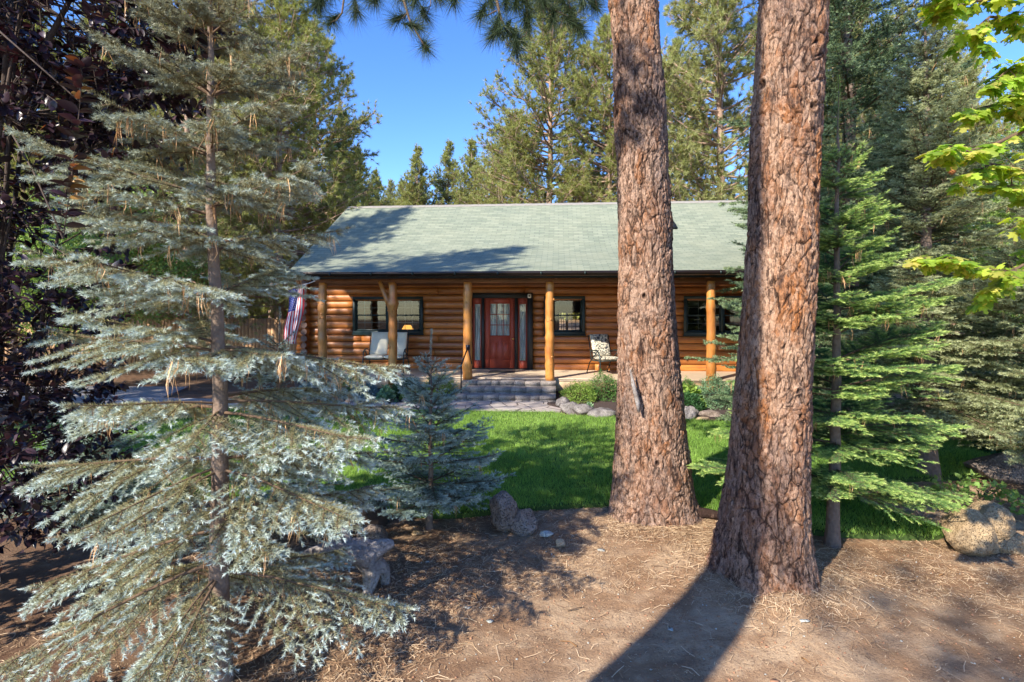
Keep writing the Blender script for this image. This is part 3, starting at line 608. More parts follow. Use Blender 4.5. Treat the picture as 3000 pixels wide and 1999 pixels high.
wall_with_holes(mb, WL, WR, BK, BK+.2, FL, 3.4, RW); mb.box(WL, WR, .2, BK, FL-.1, FL-.02); mb.box(WL, WR, .3, BK, 3.24, 3.28)
mb.build('inner_shell', MT['dark'], house)
mb = MB(); mb.box(WL-.02, WR+.02, .03, BK, -.1, FL-.03); mb.build('foundation', MT['cream'], house)
for s_ in (WL, WR-.1):
    g5 = [(0, 2.95), (BK+.1, 2.95), (BK+.1, 3.42), (4.3, 5.85), (0, 3.33)]; mb = MB()
    mb.add([(s_, a, b) for a, b in g5]+[(s_+.1, a, b) for a, b in g5], [(0, 1, 2, 3, 4), (9, 8, 7, 6, 5)]+[(i, 5+i, 5+(i+1) % 5, (i+1) % 5) for i in range(5)]); mb.build('gable', MT['log'], house)

def roof_plane(name, s0, s1, n0, z0, n1, z1, th=.09, mats=None, voff=0):
    L = math.hypot(n1-n0, z1-z0); V = [(s0, n0, z0), (s1, n0, z0), (s1, n1, z1), (s0, n1, z1)]; V2 = [(x, y, zz-th) for x, y, zz in V]
    uv = [(s0, voff), (s1, voff), (s1, voff+L), (s0, voff+L)]*2
    fs = [(0, 1, 2, 3), (7, 6, 5, 4), (0, 4, 5, 1), (1, 5, 6, 2), (2, 6, 7, 3), (3, 7, 4, 0)]
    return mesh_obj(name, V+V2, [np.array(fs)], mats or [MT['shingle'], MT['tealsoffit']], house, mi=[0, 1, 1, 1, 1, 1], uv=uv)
RS0, RS1 = -6.2, 8.6
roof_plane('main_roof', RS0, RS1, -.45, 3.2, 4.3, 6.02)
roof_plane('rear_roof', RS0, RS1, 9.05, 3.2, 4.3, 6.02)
PR0, PR1 = hs(868, -2.45), 7.2
def prz(n):
    zp = lambda m: 3.12+(m+2.46)*.2725; zm_ = lambda m: 3.2+(m+.45)*.5937+.008
    if n < -.3: return zp(n)
    if n > 2.3: return zm_(n)
    t = (n+.3)/2.6; c0 = (zm_(2.3)-zp(-.3)-.2725*2.6)/(2.6*(.5937-.2725)); m0, m1 = .2725*2.6, .5937*2.6; p0, p1 = zp(-.3), zm_(2.3)
    return (2*t**3-3*t*t+1)*p0+(t**3-2*t*t+t)*m0+(-2*t**3+3*t*t)*p1+(t**3-t*t)*m1
NN = np.concatenate([[-2.46, -1.4], np.linspace(-.3, 2.3, 16), [3.3, 4.27]]); ZZ = np.array([prz(n) for n in NN]); dd_ = np.concatenate([[0], np.cumsum(np.hypot(np.diff(NN), np.diff(ZZ)))])
k = len(NN); V = [(x, n, zz) for x in (PR0, PR1) for n, zz in zip(NN, ZZ)]; uv = [(x, d_) for x in (PR0, PR1) for d_ in dd_]
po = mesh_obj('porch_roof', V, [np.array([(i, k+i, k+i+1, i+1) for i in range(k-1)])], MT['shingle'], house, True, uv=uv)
for xa, xb in ((RS0, PR0), (PR1, RS1)):
    NM = np.linspace(-.45, 4.27, 12); ZM = 3.2+(NM+.45)*.5937+.007; UM = (NM+.45)*1.163+dd_[-1]-(4.27+.45)*1.163; V = [(x, n, zz) for x in (xa, xb) for n, zz in zip(NM, ZM)]
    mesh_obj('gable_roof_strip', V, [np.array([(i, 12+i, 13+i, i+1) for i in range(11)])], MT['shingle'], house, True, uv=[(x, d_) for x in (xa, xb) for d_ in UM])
V = [(x, n, zz-.002) for x in (PR0, PR1) for n, zz in zip(NN, ZZ)]+[(x, n, zz-.05) for x in (PR0, PR1) for n, zz in zip(NN, ZZ)]; uv = [(x, d_) for x in (PR0, PR1) for d_ in dd_]*2; fs = []; mi = []
for i in range(k-1):
    if NN[i] < .2: fs.append((2*k+i, 2*k+i+1, 3*k+i+1, 3*k+i)); mi.append(1); fs.append((i, i+1, 2*k+i+1, 2*k+i)); mi.append(1); fs.append((k+i, 3*k+i, 3*k+i+1, k+i+1)); mi.append(1)
fs.append((0, 2*k, 3*k, k)); mi.append(1)
mesh_obj('roof_soffit', V, [np.array(fs)], MT['ceil'], house)
sv = hs(1966, 2.3); mb = MB(); mb.add([(sv-.16, 2.1, 4.72), (sv+.16, 2.1, 4.72), (sv+.16, 2.5, 4.95), (sv-.16, 2.5, 4.95), (sv-.13, 2.12, 4.88), (sv+.13, 2.12, 4.88), (sv+.13, 2.5, 5.05), (sv-.13, 2.5, 5.05)], [(0, 1, 5, 4), (1, 2, 6, 5), (2, 3, 7, 6), (3, 0, 4, 7), (4, 5, 6, 7), (3, 2, 1, 0)]); mb.build('roof_vent', MT['black'], house)
mb = MB()
for i in range(60):
    a = RS0+(RS1-RS0)*i/60; b = a+(RS1-RS0)/60*1.05; zz = 6.03+(i % 2)*.004
    mb.add([(a, 4.12, zz-.1), (b, 4.12, zz-.1), (b, 4.3, zz+.012), (a, 4.3, zz+.012), (b, 4.48, zz-.1), (a, 4.48, zz-.1)], [(0, 1, 2, 3), (3, 2, 4, 5)])
mb.build('ridge_cap', simple('ridge_shingles', (.3, .28, .24), .9, .3, 12), house)
PS0 = hs(868, -2.5); mb = MB()
mb.box(PS0+.05, 7.18, -2.44, -2.4, 2.95, 3.1); mb.build('fascia', MT['black'], house)
prof = [(-2.445, 3.105), (-2.445, 3.0), (-2.52, 3.0), (-2.565, 3.04), (-2.58, 3.115), (-2.568, 3.118), (-2.555, 3.05), (-2.515, 3.012), (-2.457, 3.012), (-2.457, 3.105)]
V = [(s_, y, zz) for s_ in (PS0-.04, 7.24) for y, zz in prof]; k = len(prof)
mb = MB(); mb.add(V, [(j, (j+1) % k, k+(j+1) % k, k+j) for j in range(k)]); mb.add([(PS0-.04, y, zz) for y, zz in prof[:5]]+[(7.24, y, zz) for y, zz in prof[:5]], [(0, 1, 2, 3, 4), (9, 8, 7, 6, 5)])
gut = mb.build('gutter', MT['gutter'], house)
s_ = PS0+.9
while s_ < 7.1:
    mb = MB(); mb.box(s_-.012, s_+.012, -2.6, -2.44, 3.085, 3.1); mb.box(s_-.02, s_+.02, -2.6, -2.583, 3.03, 3.1); mb.build('gutter_bracket', MT['iron'], gut); s_ += 1.05
mb = MB(); mb.box(PS0+.05, 7.18, -2.4, .0, 3.0, 3.02); mb.box(PS0+.2, PS0+.22, -2.4, -.05, 2.98, 3.0); mb.build('porch_ceiling', MT['ceil'], house)
s_ = PS0+.4
while s_ < 7.1:
    mb = MB(); mb.box(s_-.035, s_+.035, -2.36, -.07, 2.945, 2.998, bev=.005); mb.build('joist', MT['beam'], house); s_ += .61
mb = MB(); mb.box(PS0+.3, 7.15, -2.07, -1.93, 2.85, 2.998, bev=.015); mb.build('porch_beam', MT['beam'], house)
mb = MB(); mb.tube([(WL-.2, -.02, 2.92), (WR, -.02, 2.92)], .07, 10); mb.build('wall_plate', MT['beam'], house, True)
def post(s_, z0, label=None, fork=False, r0=.115, seed=0):
    r = np.random.default_rng(seed); n = 26; zs = np.linspace(z0, 2.88, n); pts = np.stack([s_+np.cumsum(r.normal(0, .003, n)), -2.02+np.cumsum(r.normal(0, .003, n)), zs], 1)
    rad_ = r0*(1-.12*(zs-z0)/2.5)+r.normal(0, .0025, n)
    for kk in range(3): i = r.integers(3, n-3); rad_[i] += .013
    if fork: rad_ = rad_+.045*np.exp(-((zs-2.32)/.12)**2)
    mb = MB(); V, Fc = tube_path(pts, rad_, 20); mb.add(V, Fc)
    if fork:
        fp = np.array([(s_-.02, -2.03, 2.2), (s_-.13, -2.05, 2.42), (s_-.21, -2.06, 2.62), (s_-.33, -2.05, 2.9)]); V, Fc = tube_path(fp, [.085, .07, .058, .05], 14); mb.add(V, Fc)
        mb.add(ICO3[0]*np.array([.05, .03, .03])+np.array([s_-.13, -2.09, 2.42]), [tuple(f) for f in ICO3[1]])
    for kk in range(4):
        a = -pi/2+r.normal(0, .7); zz = r.uniform(z0+.2, 2.5); mb.add(ICO3[0]*.028+np.array([s_+(r0-.012)*cos(a), -2.02+(r0-.012)*sin(a), zz]), [tuple(f) for f in ICO3[1]])
    o = mb.build('porch_post', MT['post'], house, True); 
    if label: o['label'] = label
for i, (px, z0) in enumerate([(945, .3), (1150, .26), (1370, .4), (1611, .4), (None, .26), (2083, .22), (None, .22)]):
    s_ = hs(px, -2.02) if px else (3.38 if i == 4 else 6.95)
    post(s_, z0, 'porch post forking into a Y below the beam' if px == 1150 else None, px == 1150, .115 if i != 2 else .122, i)
mb = MB(); DS0 = hs(957, -1.9); nb = 13
for i in range(nb):
    y0 = -1.92+i*(1.9/nb); mb.box(DS0, 7.3, y0+.003, y0+1.9/nb-.003, FL-.035, FL, 0, rr.random(), bev=.003)
mb.box(DS0+.01, 7.29, -1.9, 0, FL-.08, FL-.037); mb.build('porch_deck', MT['deck'], house)
mb = MB(); x = DS0+.02
while x < 7.25: mb.box(x, min(7.28, x+2.44)-.006, -1.895, -1.86, .14, FL-.038, bev=.003); x += 2.44
mb.box(DS0+.02, DS0+.06, -1.85, 0, .14, FL-.04); mb.build('deck_skirt', MT['cream'], house)
mb = MB(); x = DS0+.1
while x < 7.2:
    for sg in (1, -1):
        a, b = (x, x+.14) if sg > 0 else (x+.14, x); y = -1.84 if sg > 0 else -1.832
        mb.add([(a-.012, y, 0), (a+.012, y, 0), (b+.012, y, .14), (b-.012, y, .14)], [(0, 1, 2, 3)])
    x += .07
mb.build('lattice_skirt', MT['lattice'], house)
# ---- front door unit
def fr_box(mb, s0, s1, y0, y1, z0, z1, wdt, m=0, bev=.006):
    mb.box(s0, s1, y0, y1, z1-wdt, z1, m, bev=bev); mb.box(s0, s1, y0, y1, z0, z0+wdt, m, bev=bev)
    mb.box(s0, s0+wdt, y0, y1, z0+wdt, z1-wdt, m, bev=bev); mb.box(s1-wdt, s1, y0, y1, z0+wdt, z1-wdt, m, bev=bev)
P = lambda px: hs(px, -.05)
mb = MB(); mb.box(P(1374), P(1561), -.1, .0, 2.5, 2.65, bev=.006); mb.box(P(1545), P(1561), -.1, .0, FL, 2.5, bev=.006); mb.box(P(1370), P(1384), -.1, .0, FL, 2.5, bev=.006)
for a, b in ((1411, 1419), (1508, 1517)): mb.box(P(a), P(b), -.07, .05, FL, 2.5, bev=.004)
mb.box(P(1384), P(1545), -.08, .05, FL-.01, FL+.03, bev=.004)
mb.build('door_trim', MT['black'], house)
def door_leaf(name, s0, s1, z0, z1, gl, grid, panels=()):
    o = MB(); g0, g1, gz0, gz1 = gl; y0, y1 = -.03, .015
    o.box(s0, g0, y0, y1, z0, z1, bev=.003); o.box(g1, s1, y0, y1, z0, z1, bev=.003); o.box(g0, g1, y0, y1, z0, gz0, bev=.003); o.box(g0, g1, y0, y1, gz1, z1, bev=.003)
    fr_box(o, g0-.025, g1+.025, y0-.014, y0+.002, gz0-.025, gz1+.025, .025)
    for (a, b, c, d) in panels: fr_box(o, a, b, y0-.01, y0+.002, c, d, .016); o.box(a+.035, b-.035, y0-.009, y0+.002, c+.035, d-.035, bev=.004)
    ob = o.build(name, MT['red'], house)
    nx, nz = grid; m = MB()
    for i in range(1, nx): x = g0+(g1-g0)*i/nx; m.box(x-.009, x+.009, y0-.006, y0+.012, gz0, gz1)
    for i in range(1, nz): zz = gz0+(gz1-gz0)*i/nz; m.box(g0, g1, y0-.005, y0+.011, zz-.009, zz+.009)
    if nx*nz > 1: m.build('muntins', MT['red'], ob)
    m = MB(); m.add([(g0, -.008, gz0), (g1, -.008, gz0), (g1, -.008, gz1), (g0, -.008, gz1)], [(0, 1, 2, 3)]); m.build('glass', MT['glass'], ob)
    n = 60; X = np.linspace(g0-.02, g1+.02, n); Yc = .035+.012*np.sin(X*95)+.006*np.sin(X*41+1); V = [(x, y, gz0-.02) for x, y in zip(X, Yc)]+[(x, y, gz1+.02) for x, y in zip(X, Yc)]
    mesh_obj('curtain', V, [np.array([(i, i+1, n+i+1, n+i) for i in range(n-1)])], MT['curtain'], ob, True)
    return ob
Z = lambda py: hz(py, 0, -.03)
dl = door_leaf('front_door', P(1419), P(1508), FL+.03, 2.5, (P(1436), P(1493), Z(984), Z(891)), (3, 3), [(P(1435), P(1460), Z(1057), Z(1001)), (P(1469), P(1494), Z(1057), Z(1001))])
dl['label'] = 'red front door with nine panes'
mb = MB(); mb.add(ICO3[0]*.032+np.array([P(1503), -.085, Z(993)]), [tuple(f) for f in ICO3[1]]); mb.tube([(P(1503), -.06, Z(993)), (P(1503), -.03, Z(993))], .02, 10); mb.build('door_knob', MT['brass'], dl, True)
door_leaf('sidelight', P(1384), P(1411), FL+.03, 2.5, (P(1390), P(1407), Z(1057), Z(892)), (1, 1))
door_leaf('sidelight', P(1517), P(1545), FL+.03, 2.5, (P(1522), P(1540), Z(1057), Z(892)), (1, 1))
# ---- windows
def window(w, sashes, cols, label):
    s0, s1, z0, z1 = w; mb = MB(); fr_box(mb, s0, s1, -.085, .04, z0, z1, .085); mb.box(s0-.02, s1+.02, -.1, .0, z0-.03, z0-.002, bev=.004)
    for i in range(1, sashes): x = s0+(s1-s0)*i/sashes; mb.box(x-.035, x+.035, -.07, .04, z0+.085, z1-.085, bev=.004)
    ob = mb.build('window', MT['teal'], house); ob['label'] = label
    for i in range(sashes):
        a = s0+.085+(s1-s0-.17)*i/sashes+.03*(i > 0); b = s0+.085+(s1-s0-.17)*(i+1)/sashes-.03*(i < sashes-1); zm = (z0+z1)/2
        sm = MB(); fr_box(sm, a, b, -.045, 0, zm-.02, z1-.09, .04, bev=.003); fr_box(sm, a, b, -.03, .02, z0+.09, zm+.02, .04, bev=.003); sm.build('sash', MT['teal'], ob)
        g = MB(); g.add([(a+.04, -.02, zm+.02), (b-.04, -.02, zm+.02), (b-.04, -.02, z1-.13), (a+.04, -.02, z1-.13)], [(0, 1, 2, 3)])
        g.add([(a+.04, -.004, z0+.13), (b-.04, -.004, z0+.13), (b-.04, -.004, zm-.02), (a+.04, -.004, zm-.02)], [(0, 1, 2, 3)]); g.build('glass', MT['glass'], ob)
        if cols:
            m = MB()
            for c0, c1, y in ((zm+.02, z1-.13, -.008), (z0+.13, zm-.02, .008)):
                for j in range(1, cols): x = a+.04+(b-a-.08)*j/cols; m.box(x-.007, x+.007, y-.003, y+.003, c0, c1)
                m.box(a+.04, b-.04, y-.0025, y+.0035, (c0+c1)/2-.007, (c0+c1)/2+.007)
            m.build('window_grille', MT['muntin'], ob)
window(win[0], 2, 4, 'wide double window with lamp glow behind the left porch'); window(win[1], 1, 0, 'single window right of the front door'); window(win[2], 2, 3, 'double window behind the right porch post')
for i, (a, b, c, d) in enumerate(RW):
    m = MB(); fr_box(m, a-.05, b+.05, BK-.02, BK+.03, c-.05, d+.05, .06)
    for j in range(1, 3): x = a+(b-a)*j/3; m.box(x-.012, x+.012, BK, BK+.02, c, d)
    for j in range(1, 4): zz = c+(d-c)*j/4; m.box(a, b, BK, BK+.018, zz-.012, zz+.012)
    m.build('rear_window', MT['black'], house)
# ---- indoors: lamp seen through the glass
sx = hs(1194, .7); zl = hz(966, sx, .7)
lp = empty('table_lamp', (*hw(sx, .7), 0), 0, 'lit amber lamp seen through the left porch window', 'lamp')
mb = MB(); V = [(.18*cos(t), .18*sin(t), zl) for t in np.arange(20)*2*pi/20]+[(.1*cos(t), .1*sin(t), zl+.13) for t in np.arange(20)*2*pi/20]; mb.add(V, [(i, (i+1) % 20, 20+(i+1) % 20, 20+i) for i in range(20)]); mb.build('lamp_shade', MT['lamp'], lp, True)
mb = MB(); mb.tube([(0, 0, 1.2), (0, 0, 1.25), (0, 0, 1.3), (0, 0, zl+.1)], [.09, .09, .02, .015], 12); mb.build('lamp_base', MT['brass'], lp, True)
tb = empty('side_table', (*hw(sx, .7), 0), 0, 'dark side table under the amber lamp indoors', 'table'); mb = MB(); mb.box(-.3, .3, -.25, .25, 1.15, 1.2, bev=.01); mb.build('table_top', MT['dark'], tb)
for a in (-.26, .26):
    for b in (-.21, .21): mb = MB(); mb.box(a-.02, a+.02, b-.02, b+.02, FL-.02, 1.15); mb.build('leg', MT['dark'], tb)
# ---- security light
x, y = hw(hs(1551, -.15), -.13); lt = empty('security_camera', (x, y, hz(868, 1, -.15)), -TH, 'small white security camera at the top right of the door trim', 'camera')
mb = MB(); mb.box(-.05, .05, -.03, .03, -.06, .06, bev=.015); mb.build('housing', MT['white'], lt); mb = MB(); mb.tube([(0, -.028, .0), (0, -.06, .0)], .024, 12); mb.build('lens', MT['black'], lt, True)
# ---- steps
st = empty('brick_steps', (OX, OY, 0), -TH, 'three grey paver steps up to the porch in front of the red door', 'steps')
ry = [-3.0, -2.66, -2.33]; sR = hs(1629, -2.6)
for i, (zt, y0, pxl) in enumerate(((.175, -3.0, 1336), (.3, -2.66, 1350), (.415, -2.33, 1352))):
    mb = MB(); x = hs(pxl, y0); zb = zt-.135 if i else -.02; blocks = [.24, .36, .3]; j = i
    while x < sR-.05:
        w = min(sR-x, [.26, .36, .38, .21, .37, .36, .38][(j*2+i) % 7]); j += 1
        if sR-(x+w) < .12: w = sR-x
        mb.box(x+.004, x+w-.004, y0+rr.normal(0, .004), -1.9-.003*i, zt-.085, zt+rr.normal(0, .002), 0, rr.random(), bev=.006); mb.box(x+.005, x+w-.005, y0+.02, -1.91-.003*i, zb-.03, zt-.087, 0, rr.random(), bev=.006); x += w
    mb.build('step', MT['paver'], st)
hr = empty('handrail', (OX, OY, 0), -TH, 'black twisted iron handrail left of the porch steps', 'handrail')
xa = hs(1351, -2.75); za = hz(1072, -1, -2.75); xb = hs(1371, -2.13); zb = hz(1018, -1, -2.13)
mb = MB(); mb.tube([(xa, -2.75, .16), (xa, -2.75, za)], .016, 8); mb.build('post', MT['rebar'], hr, True)
mb = MB(); mb.tube([(xa, -2.76, za-.02), (xa, -2.75, za+.01), (xb, -2.15, zb)], .019, 8); mb.tube([(xb, -2.15, zb), (xb+.1, -2.14, zb-.42)], .014, 8); mb.build('rail', MT['rebar'], hr, True)
mb = MB(); mb.box(xb-.05, xb+.05, -2.155, -2.13, zb-.06, zb+.06, bev=.004); mb.build('bracket', MT['rebar'], hr)
# ---- porch furniture
def curved_pad(mb, w, pts, th, n=14, m=0, puff=.02, x0=0.):
    """cushion swept along the profile pts (y,z)"""
    P = np.array(pts, float); K = 26; u = np.linspace(0, 1, K); d = np.concatenate([[0], np.cumsum(np.linalg.norm(np.diff(P, axis=0), axis=1))]); d /= d[-1]
    yy = np.interp(u, d, P[:, 0]); zz = np.interp(u, d, P[:, 1]); T = unit(np.stack([np.gradient(yy), np.gradient(zz)], 1)); N = np.stack([-T[:, 1], T[:, 0]], 1)
    X = np.linspace(-w/2, w/2, n); V = []
    for sg in (1, -1):
        for i in range(K):
            for x in X:
                e = (1-abs(2*x/w)**6)*(1-abs(2*u[i]-1)**10); t = sg*(th/2*(.35+.65*e)+puff*e*(.5*abs(sin(u[i]*pi*3)))) 
                V.append((x0+x, yy[i]+N[i, 0]*t, zz[i]+N[i, 1]*t))
    o = K*n; Fc = []
    for i in range(K-1):
        for j in range(n-1): a = i*n+j; Fc += [(a, a+1, a+n+1, a+n), (o+a, o+a+n, o+a+n+1, o+a+1)]
        a = i*n; Fc += [(a, a+n, o+a+n, o+a), (a+n-1, o+a+n-1, o+a+2*n-1, a+2*n-1)]
    for j in range(n-1): Fc += [(j, o+j, o+j+1, j+1), ((K-1)*n+j, (K-1)*n+j+1, o+(K-1)*n+j+1, o+(K-1)*n+j)]
    mb.add(V, Fc, m)
def porch_seat(name, s_, n_, rz, w, seats, cmat, label, cat, H=1.03):
    root = empty(name, (*hw(s_, n_), FL), -TH+rz, label, cat); sw = w/seats
    for i in range(seats):
        x0 = -w/2+sw*(i+.5); mb = MB(); curved_pad(mb, sw*.95, [(-.5, .44), (-.2, .43), (.02, .42)], .09, x0=x0); mb.build('seat_cushion', MT[cmat], root, True)
        mb = MB(); curved_pad(mb, sw*.93, [(.0, .47), (.08, .7), (.17, .9), (.22, H)], .09, x0=x0); mb.build('back_cushion', MT[cmat], root, True)
    for sg in (-1, 1):
        x = sg*(w/2+.03); mb = MB(); mb.tube([(x, -.5, 0.01), (x, -.52, .3), (x, -.47, .55), (x, -.33, .64), (x, -.05, .63), (x, .08, .58)], .017, 8); mb.build('arm', MT['iron'], root, True)
        mb = MB(); mb.tube([(x, -.35, .63), (x, -.1, .45), (x, .12, .3), (x, .3, .01)], .015, 8); mb.build('leg', MT['iron'], root, True)
        mb = MB(); mb.tube([(x*.97, -.5, .38), (x*.97, .03, .36), (x*.97, .16, .8), (x*.97, .25, H-.02)], .014, 8); mb.build('side_frame', MT['iron'], root, True)
    for yy, zz in ((-.48, .38), (.24, H-.04), (.03, .36)): mb = MB(); mb.tube([(-w/2-.03, yy, zz), (w/2+.03, yy, zz)], .014, 8); mb.build('crossbar', MT['iron'], root, True)
    return root
porch_seat('patio_chair', hs(1764, -.75), -.75, rad(22), .56, 1, 'floral', 'patio chair with black and cream floral cushion beside the left pine trunk', 'chair', 1.05)
porch_seat('patio_loveseat', hs(1136, -.8), -.8, rad(4), 1.04, 2, 'cushion', 'cream cushioned loveseat on dark frame under the wide window', 'loveseat', 1.08)
mb = MB(); mb.box(0, .72, 0, .42, 0, .012, bev=.004); o = mb.build('door_mat', MT['dark'], None); o.location = (*hw(hs(1430, -.9), -.9), FL+.002); o.rotation_euler = (0, 0, -TH); tag(o, 'thin dark mat on the deck in front of the red door', 'mat')
# ---- flag
fx, fy, fz = at(868, 852, 14.9); fl = empty('flag', (fx, fy, fz), .1, 'red white and blue striped flag with stars hanging at the left corner of the cabin', 'flag')
nu, nv = 53, 40; V = []; mi = []; FW, FH = .46, 1.45
def flagp(u, v):            # u across the hoist, v down the fly
    wv = u*FW; k = .05*sin(u*13+v*2.)*(.4+.6*v); sh = -.14*v+.03*sin(v*5)
    return (-FW/2*(1-.25*v)+wv*(1-.25*v)+sh+.02*sin(v*7+u*4), k+.03*sin(v*6), -v*FH+.16*u*(1-v))
for j in range(nv): V += [flagp(i/(nu-1), j/(nv-1)) for i in range(nu)]
Fc = []
for j in range(nv-1):
    for i in range(nu-1):
        Fc.append((j*nu+i, j*nu+i+1, (j+1)*nu+i+1, (j+1)*nu+i)); stripe = min(12, int(i/(nu-1)*13)); can = (i/(nu-1) < 7/13 and j/(nv-1) < .4); mi.append(2 if can else (0 if stripe % 2 == 0 else 1))
mb = MB(); mb.v.append(np.array(V)); mb.n = len(V); mb.a.append(np.zeros(len(V))); mb.f[4] = [list(f) for f in Fc]; mb.m[4] = list(mi)
for a in range(9):
    for b in range(11):
        if (a+b) % 2 == 0:
            u = (a+1)/10*7/13; v = (b+1)/12*.4; p = np.array(flagp(u, v)); 
            for sd_ in (-.004, .004): mb.add([p+np.array([.013*(1 if k % 2 == 0 else .42)*sin(k*pi/5), sd_, .013*(1 if k % 2 == 0 else .42)*cos(k*pi/5)]) for k in range(10)], [tuple(range(10))], 1)
mb.build('cloth', [MT['flagr'], MT['flagw'], MT['flagb']], fl)
mb = MB(); mb.tube([(-.28, 0, .03), (.3, .1, .2), (1.0, .3, .5)], .013, 8); mb.build('pole', MT['white'], fl, True)
# ---- things in the beds left of the steps
x, y = gp(888, 1158); x, y = (888-1500)/F*14.3, 14.3; pl = empty('planter', (x, y, 0), -TH, 'dark square planter at the left end of the porch', 'planter')
mb = MB(); mb.add([(-.13, -.13, 0), (.13, -.13, 0), (.13, .13, 0), (-.13, .13, 0), (-.18, -.18, .5), (.18, -.18, .5), (.18, .18, .5), (-.18, .18, .5)], [(3, 2, 1, 0), (0, 1, 5, 4), (1, 2, 6, 5), (2, 3, 7, 6), (3, 0, 4, 7)]); mb.build('body', MT['pot'], pl); mb = MB(); mb.box(-.2, .2, -.2, .2, .47, .52, bev=.01); mb.build('rim', MT['pot'], pl)
x, y = gp(905, 1190); mb = MB(); mb.tube([(-.35, 0, .02), (-.18, .05, .1), (-.02, 0, .2), (.1, 0, .3), (.32, .05, .34), (.5, .0, .3)], [.06, .055, .06, .045, .035, .012], 10); mb.tube([(-.02, 0, .2), (.02, .1, .38), (-.05, .1, .5)], [.05, .03, .01], 8)
o = mb.build('driftwood', MT['stonew'], None, True); o.location = (x, y+.1, .04); tag(o, 'bleached pale driftwood branch in the bed left of the blue junipers', 'driftwood')
# ---- fence
fc = empty('board_fence', (-30, 21, 0), 0, 'tall tan vertical board fence behind the spruce left of the cabin', 'fence'); mb = MB(); x = 0
while x < 23.2: mb.box(x+.004, x+.136, rr.normal(0, .006), .02, 0.03, 1.8+rr.normal(0, .012), 0, rr.random()); x += .14
mb.build('boards', MT['fence'], fc); mb = MB(); [mb.box(0, 23.2, .03, .07, zz, zz+.09) for zz in (.3, 1.45)]; mb.build('rail', MT['fence'], fc)
for i in range(10): mb = MB(); mb.box(i*2.44-.05, i*2.44+.05, .08, .18, 0, 1.85); mb.build('post', MT['fence'], fc)
# ------------------------------------------------------------------ the two big pine trunks
def big_trunk(name, root, prof, mat, seed, top=17., fl=1.0, vs=2.3, roots=(), knots=()):
    """prof: rows of (z, x, y, radius), z rising"""
    prof = np.array(prof); zz = np.concatenate([np.arange(-.12, 5.6, .0085), np.linspace(5.6, top, 60)[1:]]); nt_ = 330
    cx = np.interp(zz, prof[:, 0], prof[:, 1]); cy = np.interp(zz, prof[:, 0], prof[:, 2]); rr_ = np.interp(zz, prof[:, 0], prof[:, 3])
    k = np.ones(25)/25; sm = lambda a: np.convolve(np.pad(a, 12, 'edge'), k, 'valid'); cx, cy, rr_ = sm(cx), sm(cy), sm(rr_)
    th = np.arange(nt_)*2*pi/nt_; T, Zg = np.meshgrid(th, zz); Rg = np.repeat(rr_[:, None], nt_, 1)
    dx, dy = np.cos(T), np.sin(T); fl_ = np.exp(-np.maximum(Zg, 0)/.22)
    rib = sum(a*np.cos((T-p)*n) for n, a, p in ((3, .3, .5+seed), (5, .35, 1.3*seed), (8, .25, 2.1*seed)))
    Rg = Rg*(1+.02*rib)+fl_*(.03+.035*np.maximum(rib, -.5))*fl
    for (ang, amt, wd_, h) in roots: Rg = Rg+amt*np.exp(-((np.angle(np.exp(1j*(T-ang))))/wd_)**2)*np.exp(-np.maximum(Zg, 0)/h)
    S = np.stack([dx*Rg*1., dy*Rg*1., Zg], -1).reshape(-1, 3); Q = S.copy()
    warp = np.stack([fbm(S*3., 3, seed), fbm(S*3., 3, seed+20), fbm(S*3., 3, seed+40)], 1)
    A = (S+warp*np.array([.09, .09, .25]))*np.array([1/.075, 1/.075, 1/.19])
    f1, f2, cid = worley(A, seed); e1 = np.clip((f2-f1)/.17, 0, 1)
    B = (S+warp*.05)*np.array([1/.028, 1/.028, 1/.06]); g1, g2, gid = worley(B, seed+3); e2 = np.clip((g2-g1)/.35, 0, 1)
    big = fbm(S*np.array([6, 6, 1.6]), 3, seed+7)
    ridge = np.abs(fbm(np.stack([S[:, 0], S[:, 1], S[:, 2]*.2], 1)*11+warp*1.5, 3, seed+15)); rg = np.clip(ridge/.07, 0, 1)
    amp = np.clip(.6+1.3*big, .3, 1.25)
    d = amp*(.026*(e1**.45-.7)+.016*(cid-.5)*e1)+.005*(e2**.6-.5)+.006*(gid-.5)+.02*big+.012*(rg-.7)+.007*fbm(S*38, 4, seed+9)
    crack = np.clip(np.minimum(e1*1.1, rg*1.2+.1)*.8+e2*.25+.25*fbm(S*30, 3, seed+31), 0, 1); crack = np.clip(crack+np.clip(fbm(S*np.array([5, 5, 2.5]), 3, seed+33)*1.3+.1, 0, .7), 0, 1)
    Tf = T.ravel(); Zf = Zg.ravel(); Rf = Rg.ravel()
    for (th0, z0, kr) in knots:
        q_ = np.hypot(np.angle(np.exp(1j*(Tf-th0)))*Rf, (Zf-z0)*.8)/kr; d = d+.016*np.exp(-((q_-1.1)/.4)**2)-.03*np.exp(-(q_/.6)**2); crack = crack*(1-.95*np.exp(-(q_/.75)**2))
    d = d.reshape(Rg.shape); X = cx[:, None]+dx*(Rg+d); Y = cy[:, None]+dy*(Rg+d); V = np.stack([X, Y, Zg], -1).reshape(-1, 3)
    n = len(zz); i = np.arange(n-1)[:, None]*nt_; j = np.arange(nt_)[None]; q = np.stack([i+j, i+(j+1) % nt_, i+nt_+(j+1) % nt_, i+nt_+j], -1).reshape(-1, 4)
    return mesh_obj('trunk', V, q, MT[mat], root, True, {'crack': crack, 'plate': np.clip(.6*cid+.4*gid+.5*big, 0, 1)})
def pxprof(rows, Y, lean=0.):
    out = []
    for py, a, b in rows: z = EYE-(py-HZ)/F*Y; out.append((z, ((a+b)/2-1500)/F*Y, Y+lean*z, (b-a)/2/F*Y*.985-.014))
    return sorted(out)
